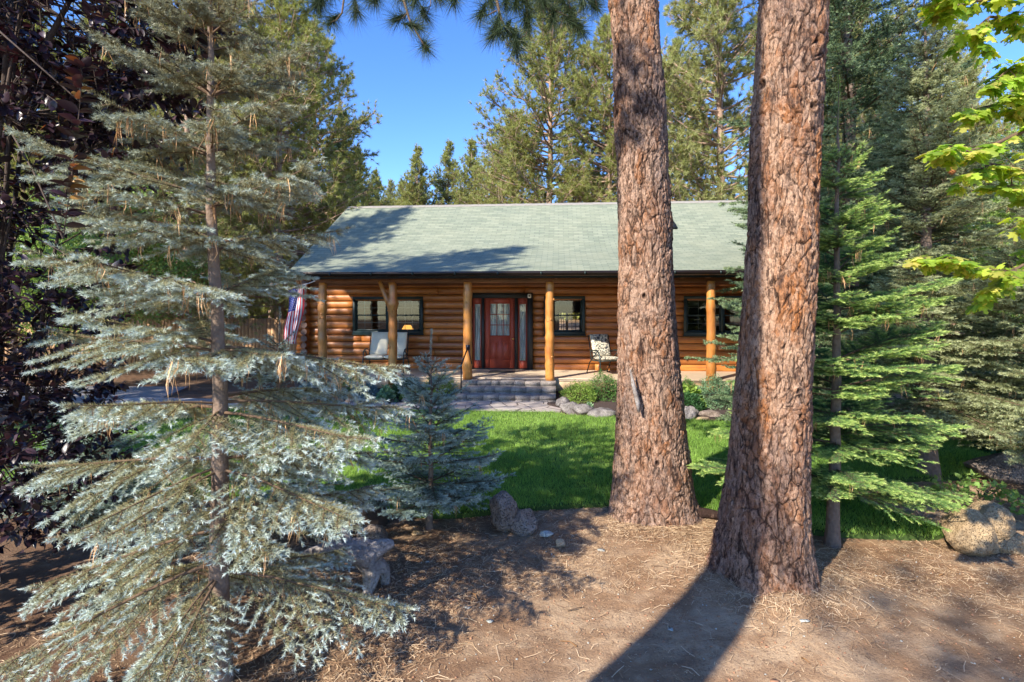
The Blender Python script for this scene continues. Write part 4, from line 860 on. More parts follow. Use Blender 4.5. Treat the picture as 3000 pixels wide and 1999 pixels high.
PA = pxprof([(0, 1787, 1928), (335, 1800, 1952), (670, 1809, 1967), (900, 1812, 1976), (1123, 1809, 1995), (1291, 1801, 2010), (1402, 1794, 2025), (1503, 1787, 2036), (1620, 1780, 2046)], 5.98)
PA += [(9, PA[-1][1]-.06, PA[-1][2], .24), (17, PA[-1][1]-.1, PA[-1][2], .06)]
PB = pxprof([(0, 2227, 2422), (335, 2207, 2401), (670, 2193, 2390), (1000, 2170, 2379), (1123, 2159, 2372), (1291, 2144, 2366), (1458, 2122, 2365), (1570, 2106, 2366), (1682, 2088, 2380), (1760, 2080, 2384)], 4.5)
PB += [(9, PB[-1][1]+.25, 4.5, .22), (17, PB[-1][1]+.4, 4.5, .06)]
def close_pine(name, prof, mat, seed, label, zc, R, H=17, **kw):
    root = empty(name, (0, 0, 0), 0, label, 'pine tree')
    big_trunk(name, root, prof, mat, seed, H, **kw)
    tv, bv, nv = pine_parts(H, zc, R, seed, nwh=16, nb=4, tn=16, ln=.24, wd=.02, sub=6, trunk_r=.1)
    off = np.array([prof[-1][1], prof[-1][2], 0]); mesh_obj('branches', bv[0]+off, bv[1], MT['barkfar'], root); leaf_obj('crown', nv[0]+off, nv[1], nv[2], MT['pinen'], root); return root
def kn(prof, Y, lst):
    pr = np.array(sorted(prof)); out = []
    for px, py, kr in lst: z = EYE-(py-HZ)/F*Y; x = (px-1500)/F*Y; cx = np.interp(z, pr[:, 0], pr[:, 1]); rr0 = np.interp(z, pr[:, 0], pr[:, 3]); out.append((-math.acos(max(-.97, min(.97, (x-cx)/rr0))), z, kr))
    return out
pa = close_pine('ponderosa_pine', PA, 'bark_a', 3, 'left of the two big bare pine trunks, flared base with a surface root', 8, 2.3, roots=((-.25, .1, .35, .1), (-1.9, .04, .3, .2), (pi+.4, .04, .4, .15)), knots=kn(PA, 5.98, [(1955, 560, .04), (1870, 870, .03), (1850, 420, .03), (1900, 1330, .035)]))
pb = close_pine('ponderosa_pine', PB, 'bark_b', 8, 'right and nearest of the two big bare pine trunks, its left side in purple shade', 8, 2.3, roots=((-1.0, .07, .35, .14), (-2.2, .07, .35, .16), (pi, .05, .4, .14)), knots=kn(PB, 4.5, [(2342, 165, .035), (2222, 262, .04), (2330, 345, .03), (2345, 560, .04), (2338, 760, .035), (2285, 1130, .02), (2290, 1200, .02), (2382, 18, .04)]))
mb = MB(); mb.tube([(1.8, 5.85, .04), (2.05, 5.78, .07), (2.3, 5.7, .05), (2.48, 5.66, .0)], [.07, .05, .035, .015], 10); mb.build('surface_root', MT['bark_a'], pa, True, 'plate')
mb = MB(); mb.tube([at(1846, 1083, 5.63), at(1856, 1130, 5.61), at(1868, 1178, 5.61), at(1872, 1210, 5.6)], [.006, .02, .026, .01], 10); mb.build('bark_scar', MT['drift'], pa, True)
# overhanging boughs of the left pine at the top of the picture
def bough(lines, tufts_, root, seed):
    r = np.random.default_rng(seed); mb = MB()
    for pts, Y, r0 in lines: pw = [at(a, b+24, Y+dy) for a, b, dy in pts]; mb.tube(pw, np.linspace(r0, r0*.45, len(pw)), 8)
    mb.build('bough', MT['twig'], root, True); P, D = [], []
    for px, py, Y, dx, dz in tufts_:
        p = np.array(at(px, py+24, Y)); d = unit(np.array([dx, r.normal(0, .4), dz]))
        for k in range(7): P.append(p-d*(k*.017)); D.append(unit(d+r.normal(0, .12, 3)))
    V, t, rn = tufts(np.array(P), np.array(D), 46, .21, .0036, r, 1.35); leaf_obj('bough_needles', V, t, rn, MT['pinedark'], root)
L = [([(1010, -260, .3), (1012, -60, .1), (1002, 15, 0), (985, 36, 0), (962, 46, 0)], 5, .012), ([(1046, -120, .2), (1042, -20, 0), (1044, 20, 0)], 5, .008),
     ([(1170, -280, .3), (1178, -40, .1), (1200, 36, 0), (1226, 82, -.05), (1248, 118, -.08)], 4.9, .014), ([(1192, 16, 0), (1180, 30, 0), (1152, 38, 0)], 4.95, .006), ([(1262, -60, .1), (1262, -10, 0), (1250, 22, 0)], 5, .006), ([(1215, 62, 0), (1228, 60, 0)], 4.9, .005),
     ([(1440, -260, .2), (1454, -30, .1), (1466, 30, 0), (1488, 72, 0), (1512, 98, 0)], 4.8, .016), ([(1488, 74, 0), (1500, 100, 0), (1511, 128, 0)], 4.8, .009), ([(1454, 8, 0), (1432, 20, .1), (1406, 30, .1)], 4.8, .007), ([(1470, 40, 0), (1448, 70, 0), (1436, 82, 0)], 4.75, .007), ([(1512, 98, 0), (1540, 80, 0), (1548, 60, .1)], 4.8, .006), ([(1535, -120, 0), (1542, -10, 0), (1546, 30, 0)], 4.9, .007),
     ([(1540, -200, .4), (1592, 0, .1), (1640, 14, 0), (1676, 32, 0), (1694, 58, 0), (1706, 76, 0)], 5, .013), ([(1612, 6, 0), (1618, 30, 0), (1616, 48, 0)], 5, .006), ([(1660, -60, .1), (1670, 0, 0), (1676, 20, 0)], 5, .006), ([(1730, -90, .1), (1745, -20, 0), (1750, 0, 0)], 5, .006)]
Tt = [(962, 50, 5, -.5, -.8), (1044, 24, 5, .1, -1), (1152, 38, 4.95, -.8, -.6), (1248, 26, 5, .3, -.7), (1250, 122, 4.82, .4, -.9), (1232, 58, 4.88, .8, -.2), (1210, -8, 4.9, -.2, -.6),
      (1404, 30, 4.9, -.4, -.9), (1436, 86, 4.75, -.9, -.5), (1452, 70, 4.75, -.2, -.9), (1512, 132, 4.8, .1, -1), (1520, 98, 4.8, .6, -.7), (1548, 62, 4.9, .2, -.9), (1480, 70, 4.8, -.3, -.9), (1546, 34, 4.9, 0, -1), (1512, 0, 4.9, 0, -1), (1540, -10, 4.9, .3, -.8),
      (1618, 46, 5, -.1, -1), (1708, 78, 5, .5, -.9), (1690, 50, 5, .8, -.4), (1674, 18, 5, .2, -.8), (1752, 4, 5, .4, -.9), (1590, -4, 5, -.2, -1), (1706, -8, 5, 0, -1), (1330, -14, 5, 0, -1), (1100, -16, 5, 0, -1), (930, -6, 5, -.3, -.9), (1440, -6, 4.9, 0, -1), (1650, -12, 5, 0, -1)]
rx = np.random.default_rng(3); Tt += [(rx.uniform(930, 1770), rx.uniform(-130, 8), 5+rx.uniform(-.1, .4), rx.normal(0, .5), -.9) for _ in range(26)]
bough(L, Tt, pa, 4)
# limb carrying those boughs, out of the top of the frame, back to the left trunk
mb = MB(); mb.tube([(PA[-2][1], 5.98, 6.9), (.9, 5.6, 6.6), (0, 5.2, 6.15), (-.8, 5.0, 5.9), (-1.6, 5.05, 5.7)], [.07, .055, .04, .03, .015], 10); mb.build('limb', MT['barkfar'], pa, True)

# third trunk, behind the viewer: its shadow lies on the soil and the nearest trunk
pc = pine('ponderosa_pine', (-2.82, -.78), 'tall pine standing behind the viewer to the left, shading the soil', 17, 10, 2.6, 91, trunk_r=.36, nwh=14, nb=4, tn=12, ln=.25, wd=.03)

# ------------------------------------------------------------------ near conifers
# skips branches which would stick into the lens
r_ = np.random.default_rng(77)
pine('ponderosa_pine', (-7.5, -9), 'thin pine standing far behind the viewer, dappling the soil', 17, 6, 2.4, 93, nwh=14, nb=4, tn=10, ln=.25, wd=.03, sub=5)
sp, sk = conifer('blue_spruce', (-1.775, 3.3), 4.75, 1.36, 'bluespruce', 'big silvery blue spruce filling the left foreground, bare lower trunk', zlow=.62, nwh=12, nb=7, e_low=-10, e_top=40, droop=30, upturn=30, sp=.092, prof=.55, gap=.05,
    trunk_r=.064, dens=760, ln=.025, wd=.0031, seed=11, newlen=.07, ang=1.12, jit=.035, top_shade=True, droopsec=.45, lean=(-.05, 0), azcut=lambda az, z: (.7 if sin(az) < -.5 else 1.)*(.84 if cos(az) > .2 and z < 1. else 1.18 if cos(az) < -.3 else 1.), spread=.62)
def shed(root, sk, n, ln, seed, name='hanging_dry_needles', zr=(0.4, 9)):
    P0 = sk[0]+np.array(root.location); k = (sk[0][:, 2] > zr[0]) & (sk[0][:, 2] < zr[1]); return hang_needles(name, sk[0][k], n, ln, None, np.random.default_rng(seed), root=root)
shed(sp, sk, 380, .14, 5)
sf, k2 = conifer('blue_fir', (-.84, 5.6), 2.02, 1.0, 'bluefir', 'small dusky blue fir with upright leader on the lawn edge in front of the steps', zlow=.26, nwh=8, nb=6, e_low=4, e_top=46, droop=8, upturn=24, sp=.07, prof=.75, jit=.07, gap=.0, trunk_r=.035, dens=780, ln=.021, wd=.003, seed=22, leader=.26, newlen=.14, ang=1.1, spread=.5)
shed(sf, k2, 30, .14, 6)
conifer('blue_fir', (-2.45, 5.75), 2.25, .85, 'bluefir', 'dark blue green fir half hidden behind the big spruce, left of the small fir', zlow=.2, nwh=10, nb=6, e_low=5, e_top=38, droop=10, upturn=16, sp=.07, prof=.7, trunk_r=.035, dens=480, ln=.022, wd=.0034, seed=23, ang=1.1)
conifer('blue_fir', (-4.6, 5.9), 1.3, 1.0, 'bluefir', 'low dark fir beneath the purple leaved tree at the far left', zlow=.08, nwh=7, nb=7, e_low=5, e_top=38, droop=8, upturn=16, sp=.08, prof=.6, trunk_r=.03, dens=380, ln=.024, wd=.004, seed=24, ang=1.1)
gf, k3 = conifer('green_fir', (3.05, 5.2), 4.42, 1.5, 'greenfir', 'bright green fir with thin tall leader right of the nearest trunk', zlow=.62, nwh=12, nb=7, e_low=0, e_top=40, droop=12, upturn=8, sp=.06, prof=.72, azcut=lambda az, z: (.5+.25*min(1, z/2.5) if sin(az) < -.25 else 1.)*(1.1 if cos(az) > .3 else .85), trunk_r=.06, dens=560, ln=.03, wd=.0034, flat=True, seed=31, leader=.62, newlen=.12, ang=1.15, spread=.55)
shed(gf, k3, 150, .13, 7)
conifer('green_fir', (3.2, 7.0), 1.25, .8, 'greenfir', 'young bright green fir seen between the two trunks', zlow=.1, nwh=7, nb=6, e_low=5, e_top=35, droop=10, upturn=6, sp=.08, trunk_r=.025, dens=420, ln=.03, wd=.004, flat=True, seed=33, newlen=.16, ang=1.15)
df, k4 = conifer('dark_fir', (5.55, 7.25), 6.5, 1.75, 'olivefir', 'tall grey green fir with pale trunk behind the bright green fir', zlow=1.05, nwh=20, nb=7, e_low=-4, e_top=42, droop=10, upturn=12, sp=.1, prof=.7, trunk_r=.11, dens=330, ln=.03, wd=.006, seed=41, newlen=.14, ang=1.1)
shed(df, k4, 200, .15, 8)
d2, k5 = conifer('dark_fir', (6.3, 6.5), 4.3, 1.5, 'olivefir', 'sunlit olive fir with a cone near its top at the right edge', zlow=.7, nwh=14, nb=7, e_low=0, e_top=42, droop=10, upturn=12, sp=.1, prof=.7, trunk_r=.08, dens=330, ln=.03, wd=.0055, seed=42, newlen=.16, ang=1.1)
shed(d2, k5, 120, .15, 9)
conifer('dark_fir', (7.4, 11.8), 15, 3.3, 'darkfir', 'very tall dark fir whose sweeping boughs cross the sky at the upper right', zlow=1.0, nwh=30, nb=7, e_low=-5, e_top=48, droop=8, upturn=10, sp=.2, prof=.55, trunk_r=.2, dens=95, ln=.06, wd=.016, seed=43, newlen=.2, ang=1.1, tert=True, minsec=.14)
conifer('dark_fir', (5.0, 9.6), 7.2, 1.8, 'darkfir', 'dark fir close behind the bright green fir, in shade', zlow=.3, nwh=18, nb=7, e_low=-2, e_top=45, droop=8, upturn=12, sp=.14, prof=.7, trunk_r=.1, dens=150, ln=.045, wd=.011, seed=44, newlen=.2, ang=1.1, minsec=.1)
conifer('dark_fir', (9.6, 9.2), 8.5, 2.3, 'darkfir', 'dark fir at the right edge behind the yellow maple leaves', zlow=.3, nwh=18, nb=7, e_low=-2, e_top=45, droop=8, upturn=12, sp=.16, prof=.7, trunk_r=.1, dens=120, ln=.05, wd=.013, seed=45, newlen=.2, ang=1.1, minsec=.1)
mb = MB()
def cone_(name, px, py, Y, s_, label):
    n = 60; V = []; Fc = []; x0, y0, z0 = at(px, py, Y)
    mb = MB(); mb.add(ICO3[0]*np.array([s_*.36, s_*.36, s_*.5]), [tuple(f) for f in ICO3[1]])
    for i in range(n):
        t = (i+.5)/n; a = i*2.4; rr0 = s_*.42*math.sqrt(max(0, 1-(2*t-1)**2)); p = np.array([rr0*cos(a), rr0*sin(a), s_*(.5-t)]); d = unit(np.array([cos(a), sin(a), .25])); w = np.cross(d, [0, 0, 1])*s_*.13
        mb.add([p-d*s_*.08-w, p-d*s_*.08+w, p+d*s_*.13+np.array([0, 0, s_*.04])], [(0, 1, 2)])
    o = mb.build('pine_cone', MT['cone']); o.location = (x0, y0, z0); tag(o, label, 'cone')
cone_('c', 611, 66, 3.2, .045, 'brown cone caught near the top of the blue spruce')
cone_('c', 2789, 500, 6.2, .1, 'orange brown cone high in the sunlit olive fir')

# ------------------------------------------------------------------ leafy trees
def leaf_cards(P, D, N, ln, wd, shape, tip, rn, fold=.25):
    """shape: outline of a half leaf (u along, v across); a folded leaf of quads"""
    m = len(P); D = unit(D); S = unit(np.cross(D, N)); N = unit(np.cross(S, D)); sh = np.array(shape); k = len(sh); V = []
    ln = ln[:, None, None]; wd = wd[:, None, None]
    u = sh[:, 0][None, :, None]; v = sh[:, 1][None, :, None]; bend = -.25*u**2
    mid = P[:, None]+D[:, None]*ln*u+N[:, None]*ln*bend; L_ = mid+S[:, None]*wd*v+N[:, None]*wd*v*fold; R_ = mid-S[:, None]*wd*v+N[:, None]*wd*v*fold
    V = np.concatenate([mid, L_, R_], 1).reshape(-1, 3); b = (np.arange(m)*3*k)[:, None, None]; F_ = []
    for i in range(k-1): F_ += [(i, i+1, k+i+1, k+i), (i+1, i, 2*k+i, 2*k+i+1)]
    return V, (b+np.array(F_)[None]).reshape(-1, 4), np.repeat(tip, 3*k), np.repeat(rn, 3*k)
OV = [(0, .02), (.2, .75), (.45, 1), (.75, .7), (1, .02)]
OVL = [(0, .02), (.45, 1), (1, .02)]
MAPLE = [(0, 0), (-.12, .5), (.12, .42), (.18, .95), (.34, .72), (.52, .95), (.5, .42), (.66, .3), (.8, .42), (1.0, 0)]
def maple_cards(P, D, N, ln, tip, rn):
    m = len(P); D = unit(D); S = unit(np.cross(D, N)); N = unit(np.cross(S, D)); half = MAPLE; out = [(u, v) for u, v in half]+[(u, -v) for u, v in half[-2:0:-1]]; k = len(out); ctr = (.33, 0)
    A = np.array(out+[ctr]); u = A[:, 0][None, :, None]; v = A[:, 1][None, :, None]; l = ln[:, None, None]
    V = P[:, None]+D[:, None]*l*u+S[:, None]*l*v*.62+N[:, None]*l*(-.22*u**2-.2*np.abs(v)); V = V.reshape(-1, 3); b = (np.arange(m)*(k+1))[:, None, None]
    return V, (b+np.array([(i, (i+1) % k, k) for i in range(k)])[None]).reshape(-1, 3), np.repeat(tip, k+1), np.repeat(rn, k+1)

def plum_tree():
    r = np.random.default_rng(61); root = empty('purple_leaf_plum', (-4.35, 4.5, 0), 0, 'purple leaved plum tree with dark foliage along the left edge', 'plum tree'); O = np.array([-4.35, 4.5, 0])
    blobs = [(-4.15, 4.0, 1.25, 1.35, 1.1, 1.05), (-3.95, 3.8, 2.3, 1.15, 1., .9), (-3.55, 3.75, 3.4, 1.25, 1., .9), (-3.0, 3.6, 4.0, 1.05, .85, .75), (-3.9, 4.0, 4.8, 1.3, 1.1, 1.1)]
    tw0, tw1 = [], []; anchors = []
    mb = MB()
    mb.tube([(0, 0, -.05), (.02, 0, .35), (.05, -.05, .7)], [.09, .075, .07], 12); 
    mb.build('trunk', MT['barks'], root, True); mb = MB()
    tgt = []
    for (x, y, z, a, b, c) in blobs:
        for _ in range(6): v = unit(r.normal(0, 1, 3))*r.uniform(.3, .85); tgt.append(np.array([x+v[0]*a, y+v[1]*b, z+v[2]*c]))
    tgt = tgt[::2]
    for i, t in enumerate(tgt):
        s0 = np.array([.05, -.05, .6])+O; mid = s0+(t-s0)*.5+np.array([0, 0, .25])+r.normal(0, .1, 3); mb.tube([s0-O, mid-O, t-O], [.032, .018, .006], 6); anchors += [mid, t, (mid+t)/2]
    mb.tube([np.array(at(10, 330, 3.4))-O, np.array(at(20, 160, 3.4))-O, np.array(at(34, -30, 3.4))-O], [.02, .018, .014], 8); mb.tube([np.array(at(60, 290, 3.3))-O, np.array(at(120, 160, 3.3))-O, np.array(at(205, 0, 3.3))-O, np.array(at(240, -60, 3.3))-O], [.024, .018, .013, .01], 8)
    anchors = np.array(anchors); TP, TD = [], []; n = 0
    while n < 1500:
        x, y, z, a, b, c = blobs[r.choice(5, p=[.25, .2, .2, .17, .18])]; v = unit(r.normal(0, 1, 3))*r.uniform(.25, 1.)**.5; p = np.array([x+v[0]*a, y+v[1]*b, z+v[2]*c])
        if p[1] < 2.2 or fbm(p[None]*1.9, 2, 5)[0] < -.22: continue
        d = unit(v*np.array([1, 1, .6])+np.array([0, 0, .5])+r.normal(0, .35, 3)); l = r.uniform(.22, .5); TP.append(p-d*l*.5); TD.append(d*l); n += 1
    # the long shoot which stands in front of the crown
    sh = [np.array(at(a, b, 2.6)) for a, b in ((185, 700), (205, 560), (220, 430), (235, 300), (240, 215), (232, 170))]
    for a, b in zip(sh[:-1], sh[1:]): TP.append(a); TD.append(b-a)
    for a, b in (((560, 130, 3.3), (640, 30, 3.3)), ((470, 200, 3.3), (560, 60, 3.3)), ((430, 300, 3.4), (560, 290, 3.5)), ((640, 270, 3.6), (760, 260, 3.7)), ((300, 470, 3.3), (470, 420, 3.3)), ((380, 60, 3.4), (520, 20, 3.4)), ((300, 900, 3.6), (440, 880, 3.6)), ((250, 620, 3.4), (430, 640, 3.5)), ((260, 780, 3.3), (400, 800, 3.4))):
        A, B = np.array(at(*a)), np.array(at(*b)); m_ = (A+B)/2; TP += [A, m_]; TD += [m_-A, B-m_]
    TP, TD = np.array(TP), np.array(TD); V, Fq = seg_tubes(TP-O, TP+TD-O, np.full(len(TP), .004), np.full(len(TP), .0018), 4)
    for i in range(0, len(TP), 3):
        a = anchors[np.argmin(((anchors-TP[i])**2).sum(1))]; mb.tube([a-O, (a+TP[i])/2-O+r.normal(0, .03, 3), TP[i]-O], [.007, .005, .004], 5)
    mb.add(V, [tuple(f) for f in Fq]); mb.build('branches', MT['stump'], root, True)
    k = 18; idx = np.repeat(np.arange(len(TP)), k); u = r.uniform(.05, 1, len(idx)); P = TP[idx]+TD[idx]*u[:, None]; ax = unit(TD[idx]); e1, e2 = frame(ax); ph = r.uniform(0, 2*pi, len(idx))
    D = unit(ax*.5+(np.cos(ph)[:, None]*e1+np.sin(ph)[:, None]*e2)*.85+np.array([0, 0, -.15])); N = unit(np.array([0, 0, 1.])+r.normal(0, .45, (len(idx), 3)))
    ln = r.uniform(.045, .085, len(idx)); t = r.uniform(0, .96, len(idx)); t[r.uniform(0, 1, len(idx)) < .012] = 1
    front = idx >= 1500; ln[front & (idx < 1505)] *= 1.1; t[(idx >= 1500) & (idx < 1505) & (r.uniform(0, 1, len(idx)) < .16)] = 1
    V, Fq, tt, rn = leaf_cards(P-O, D, N, ln, ln*.27, OV, t, r.uniform(0, 1, len(idx))); mesh_obj('leaves', V, Fq, MT['plum'], root, True, {'tip': tt, 'rnd': rn})
plum_tree()
def maple_tree():
    r = np.random.default_rng(71); O = np.array([3.7, 3.4, 0]); root = empty('maple_tree', tuple(O), 0, 'maple with yellow green lobed leaves reaching in from the right edge', 'maple tree')
    mb = MB(); mb.tube([(0, 0, -.05), (.02, .02, 1.5), (.1, 0, 3.), (.12, .1, 5.5), (.1, .1, 7)], [.09, .075, .06, .04, .01], 12); mb.build('trunk', MT['barks'], root, True)
    br = [[(3160, 830, 2.9), (3000, 800, 2.6), (2880, 790, 2.5), (2780, 770, 2.45), (2700, 755, 2.4)], [(3160, 300, 2.9), (3010, 380, 2.6), (2900, 430, 2.5), (2800, 450, 2.45), (2740, 440, 2.4)], [(3160, 480, 2.8), (3000, 500, 2.6), (2900, 480, 2.55), (2830, 520, 2.5)],
          [(3150, -20, 2.9), (3000, -10, 2.6), (2880, 0, 2.5), (2790, 20, 2.4), (2740, 10, 2.4)], [(3140, 80, 2.8), (3020, 60, 2.6), (2900, 50, 2.5), (2850, 90, 2.5)], [(3150, 260, 2.8), (3040, 230, 2.7), (2960, 200, 2.6), (2890, 260, 2.6)], [(3140, 350, 2.8), (3020, 330, 2.7), (2930, 300, 2.6), (2870, 330, 2.6)], [(3120, 600, 2.8), (3030, 560, 2.7), (2960, 540, 2.6)], [(3160, 720, 2.9), (3060, 740, 2.7), (2960, 800, 2.6), (2930, 830, 2.6)], [(3140, -120, 2.7), (2960, -70, 2.6), (2860, -60, 2.5)],
          [(3200, 400, 2.7), (3080, 300, 2.6), (2990, 280, 2.5)], [(3200, 640, 2.7), (3080, 620, 2.6), (3010, 650, 2.5)]]
    mb = MB(); TP, TD = [], []
    for b in br:
        p = [np.array(at(*q)) for q in b]; z0 = p[0][2]; mb.tube([(.08, .04, max(.6, z0-.25)), p[0]-O, *[x-O for x in p[1:]]], np.linspace(.016, .0025, len(p)+1), 6)
        for a_, b_ in zip(p[:-1], p[1:]):
            for _ in range(5):
                s0 = a_+(b_-a_)*r.uniform(0, 1); d = unit(unit(b_-a_)+r.normal(0, .7, 3)*np.array([1, 1, .35]))*r.uniform(.06, .16); TP.append(s0); TD.append(d)
            TP.append(a_); TD.append(b_-a_)
    TP, TD = np.array(TP), np.array(TD); V, Fq = seg_tubes(TP-O, TP+TD-O, np.full(len(TP), .0028), np.full(len(TP), .0013), 4); mb.add(V, [tuple(f) for f in Fq]); mb.build('branches', MT['twig'], root, True)
    idx = np.repeat(np.arange(len(TP)), 10); m = len(idx); u = r.uniform(.2, 1.05, m); P = TP[idx]+TD[idx]*u[:, None]; ax = unit(TD[idx]); ph = r.uniform(0, 2*pi, m)
    D = unit(ax*.6+np.stack([np.cos(ph), np.sin(ph), np.full(m, -.35)], 1)*.8); N = unit(np.array([0, -.25, 1.])+r.normal(0, .35, (m, 3))); P = P+D*.02
    V, Ft, tt, rn = maple_cards(P-O, D, N, r.uniform(.038, .062, m), r.uniform(0, 1, m)**1.2, r.uniform(0, 1, m)); mesh_obj('leaves', V, Ft, MT['maple'], root, True, {'tip': tt, 'rnd': rn})
maple_tree()
def shrub(name, loc, w, h, mat, label, seed, n=5200, ls=.035, lw=.45, cat='shrub', up=.3, dep=None, group=None, stems=14, z0=.0):
    r = np.random.default_rng(seed); root = empty(name, (*loc, 0), 0, label, cat, group); dep = dep or w
    v = unit(r.normal(0, 1, (n, 3))); v[:, 2] = np.abs(v[:, 2])*1.; rad_ = (1+.38*fbm(v*2.1+seed, 3, seed)+.2*fbm(v*6+seed, 2, seed+3))*r.uniform(.35, 1., n)**.35
    P = v*rad_[:, None]*np.array([w/2, dep/2, h]); P[:, 2] = P[:, 2]*.9+z0+.04; D = unit(v*np.array([1, 1, .5])+r.normal(0, .6, (n, 3))+np.array([0, 0, up])); N = unit(v+r.normal(0, .6, (n, 3))+np.array([0, 0, .6]))
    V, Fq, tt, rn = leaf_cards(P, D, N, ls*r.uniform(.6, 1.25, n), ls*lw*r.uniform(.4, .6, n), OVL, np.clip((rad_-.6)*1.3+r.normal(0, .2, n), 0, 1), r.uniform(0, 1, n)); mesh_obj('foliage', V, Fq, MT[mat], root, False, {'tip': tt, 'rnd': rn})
    mb = MB()
    for i in range(stems): a = r.uniform(0, 2*pi); q = r.uniform(.3, .8); mb.tube([(0, 0, 0), (w*.2*cos(a)*q, dep*.2*sin(a)*q, h*.4), (w*.42*cos(a)*q, dep*.42*sin(a)*q, h*.8)], [.012, .008, .003], 5)
    mb.build('stems', MT['twig'], root, True); return root
def sh(px, pyb, wpx, hpx, mat, label, seed, Y=None, **kw):
    Y = Y or gp(px, pyb)[1]; s_ = F/Y; return shrub(kw.pop('nm', 'leafy_shrub'), ((px-1500)/s_, Y+wpx/s_*.2), wpx/s_, hpx/s_, MT and mat, label, seed, **kw)
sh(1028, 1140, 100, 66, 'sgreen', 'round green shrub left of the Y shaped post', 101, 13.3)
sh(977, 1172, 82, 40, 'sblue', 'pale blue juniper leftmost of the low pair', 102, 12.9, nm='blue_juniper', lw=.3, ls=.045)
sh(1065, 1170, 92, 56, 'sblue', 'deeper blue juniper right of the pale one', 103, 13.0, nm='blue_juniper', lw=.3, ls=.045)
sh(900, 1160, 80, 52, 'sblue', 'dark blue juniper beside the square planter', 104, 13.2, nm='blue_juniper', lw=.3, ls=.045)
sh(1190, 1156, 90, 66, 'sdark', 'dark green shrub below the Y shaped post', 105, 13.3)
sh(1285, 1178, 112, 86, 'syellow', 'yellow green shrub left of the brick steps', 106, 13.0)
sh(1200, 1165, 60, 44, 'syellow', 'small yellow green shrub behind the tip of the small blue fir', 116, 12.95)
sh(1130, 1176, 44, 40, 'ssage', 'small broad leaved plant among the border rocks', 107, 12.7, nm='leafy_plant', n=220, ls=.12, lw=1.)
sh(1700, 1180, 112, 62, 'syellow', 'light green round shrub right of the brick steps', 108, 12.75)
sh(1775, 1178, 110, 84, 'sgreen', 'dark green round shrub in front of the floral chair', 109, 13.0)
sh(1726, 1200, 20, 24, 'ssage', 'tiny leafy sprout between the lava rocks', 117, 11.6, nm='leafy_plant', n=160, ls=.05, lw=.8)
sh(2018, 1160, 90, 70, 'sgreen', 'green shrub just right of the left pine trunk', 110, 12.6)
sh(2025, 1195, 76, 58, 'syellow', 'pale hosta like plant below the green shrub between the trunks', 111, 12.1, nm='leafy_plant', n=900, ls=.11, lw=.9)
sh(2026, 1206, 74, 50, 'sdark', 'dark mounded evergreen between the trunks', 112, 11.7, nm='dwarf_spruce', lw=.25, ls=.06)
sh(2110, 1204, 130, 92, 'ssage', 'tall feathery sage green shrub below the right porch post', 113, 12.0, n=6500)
sh(2180, 1190, 110, 76, 'ssage', 'feathery sage shrub behind the nearest trunk', 118, 12.4)
sh(2640, 1236, 90, 60, 'sdark', 'dark vase shaped shrub far behind the green fir', 114, 13.5, Y2=None) if False else None
for i, (px, pyb, Y, w, h, m, lb) in enumerate([(2650, 1190, 16, 150, 90, 'sdark', 'dark bush on the far side of the rocks behind the green fir'), (2500, 1180, 17, 140, 120, 'sgreen', 'green bush behind the cabin corner at the right'), (2900, 1180, 15, 260, 150, 'sdark', 'broad dark bush behind the right firs'), (2980, 1360, 8.2, 150, 100, 'sdark', 'dark leafy bush at the right edge beyond the boulder')]):
    sh(px, pyb, w, h, m, lb, 130+i, Y, ls=.06, n=7000)
r = np.random.default_rng(9)
sh(2900, 1480, 230, 90, 'lgreen', 'pale leafy ground plants around the top of the tan boulder', 140, 5.9, nm='leafy_plant', n=420, ls=.055, lw=.95, dep=.8)
# light green trees and low growth in the middle distance
def leafy_tree(loc, H, w, mat, label, seed, n=22000, ls=.09, zc=1., group=None):
    r = np.random.default_rng(seed); root = empty('broadleaf_tree', (*loc, 0), 0, label, 'tree', group); mb = MB(); mb.tube([(0, 0, -.1), (.1, 0, H*.4), (0, .1, H*.85)], [.1, .07, .02], 10); mb.build('trunk', MT['barks'], root, True)
    cl = []; mb = MB()
    for i in range(46): v = unit(r.normal(0, 1, 3))*r.uniform(.4, 1); c = np.array([v[0]*w/2, v[1]*w/2, zc+(H-zc)/2+v[2]*(H-zc)/2]); cl.append(c); mb.tube([(0.05, 0, max(.5, c[2]*.6)), c*np.array([.5, .5, .85]), c], [.03, .018, .006], 5)
    mb.build('branches', MT['barks'], root, True)
    cl = np.array(cl); P = cl[r.integers(0, 46, n)]+r.normal(0, 1, (n, 3))*np.array([w*.09, w*.09, w*.075]); D = unit(r.normal(0, 1, (n, 3))+np.array([0, 0, -.3])); N = unit(r.normal(0, .6, (n, 3))+np.array([0, 0, 1]))
    V, Fq, tt, rn = leaf_cards(P, D, N, ls*r.uniform(.6, 1.2, n), ls*.35*r.uniform(.7, 1.2, n), OVL, r.uniform(0, 1, n), r.uniform(0, 1, n)); mesh_obj('crown', V, Fq, MT[mat], root, False, {'tip': tt, 'rnd': rn})
leafy_tree((-11.5, 15.6), 6.6, 4.4, 'lgreen', 'light green leafy tree glowing behind the spruce and plum', 201)
leafy_tree((-16, 17.5), 6., 5, 'lgreen', 'pale leafy tree behind the plum at the far left', 202)
leafy_tree((13.2, 13.5), 6.5, 4, 'lgreen', 'light green leafy tree behind the firs at the right edge', 203)
leafy_tree((10.4, 17), 5.5, 4, 'sgreen', 'mid green leafy tree behind the cabin at the right', 204)

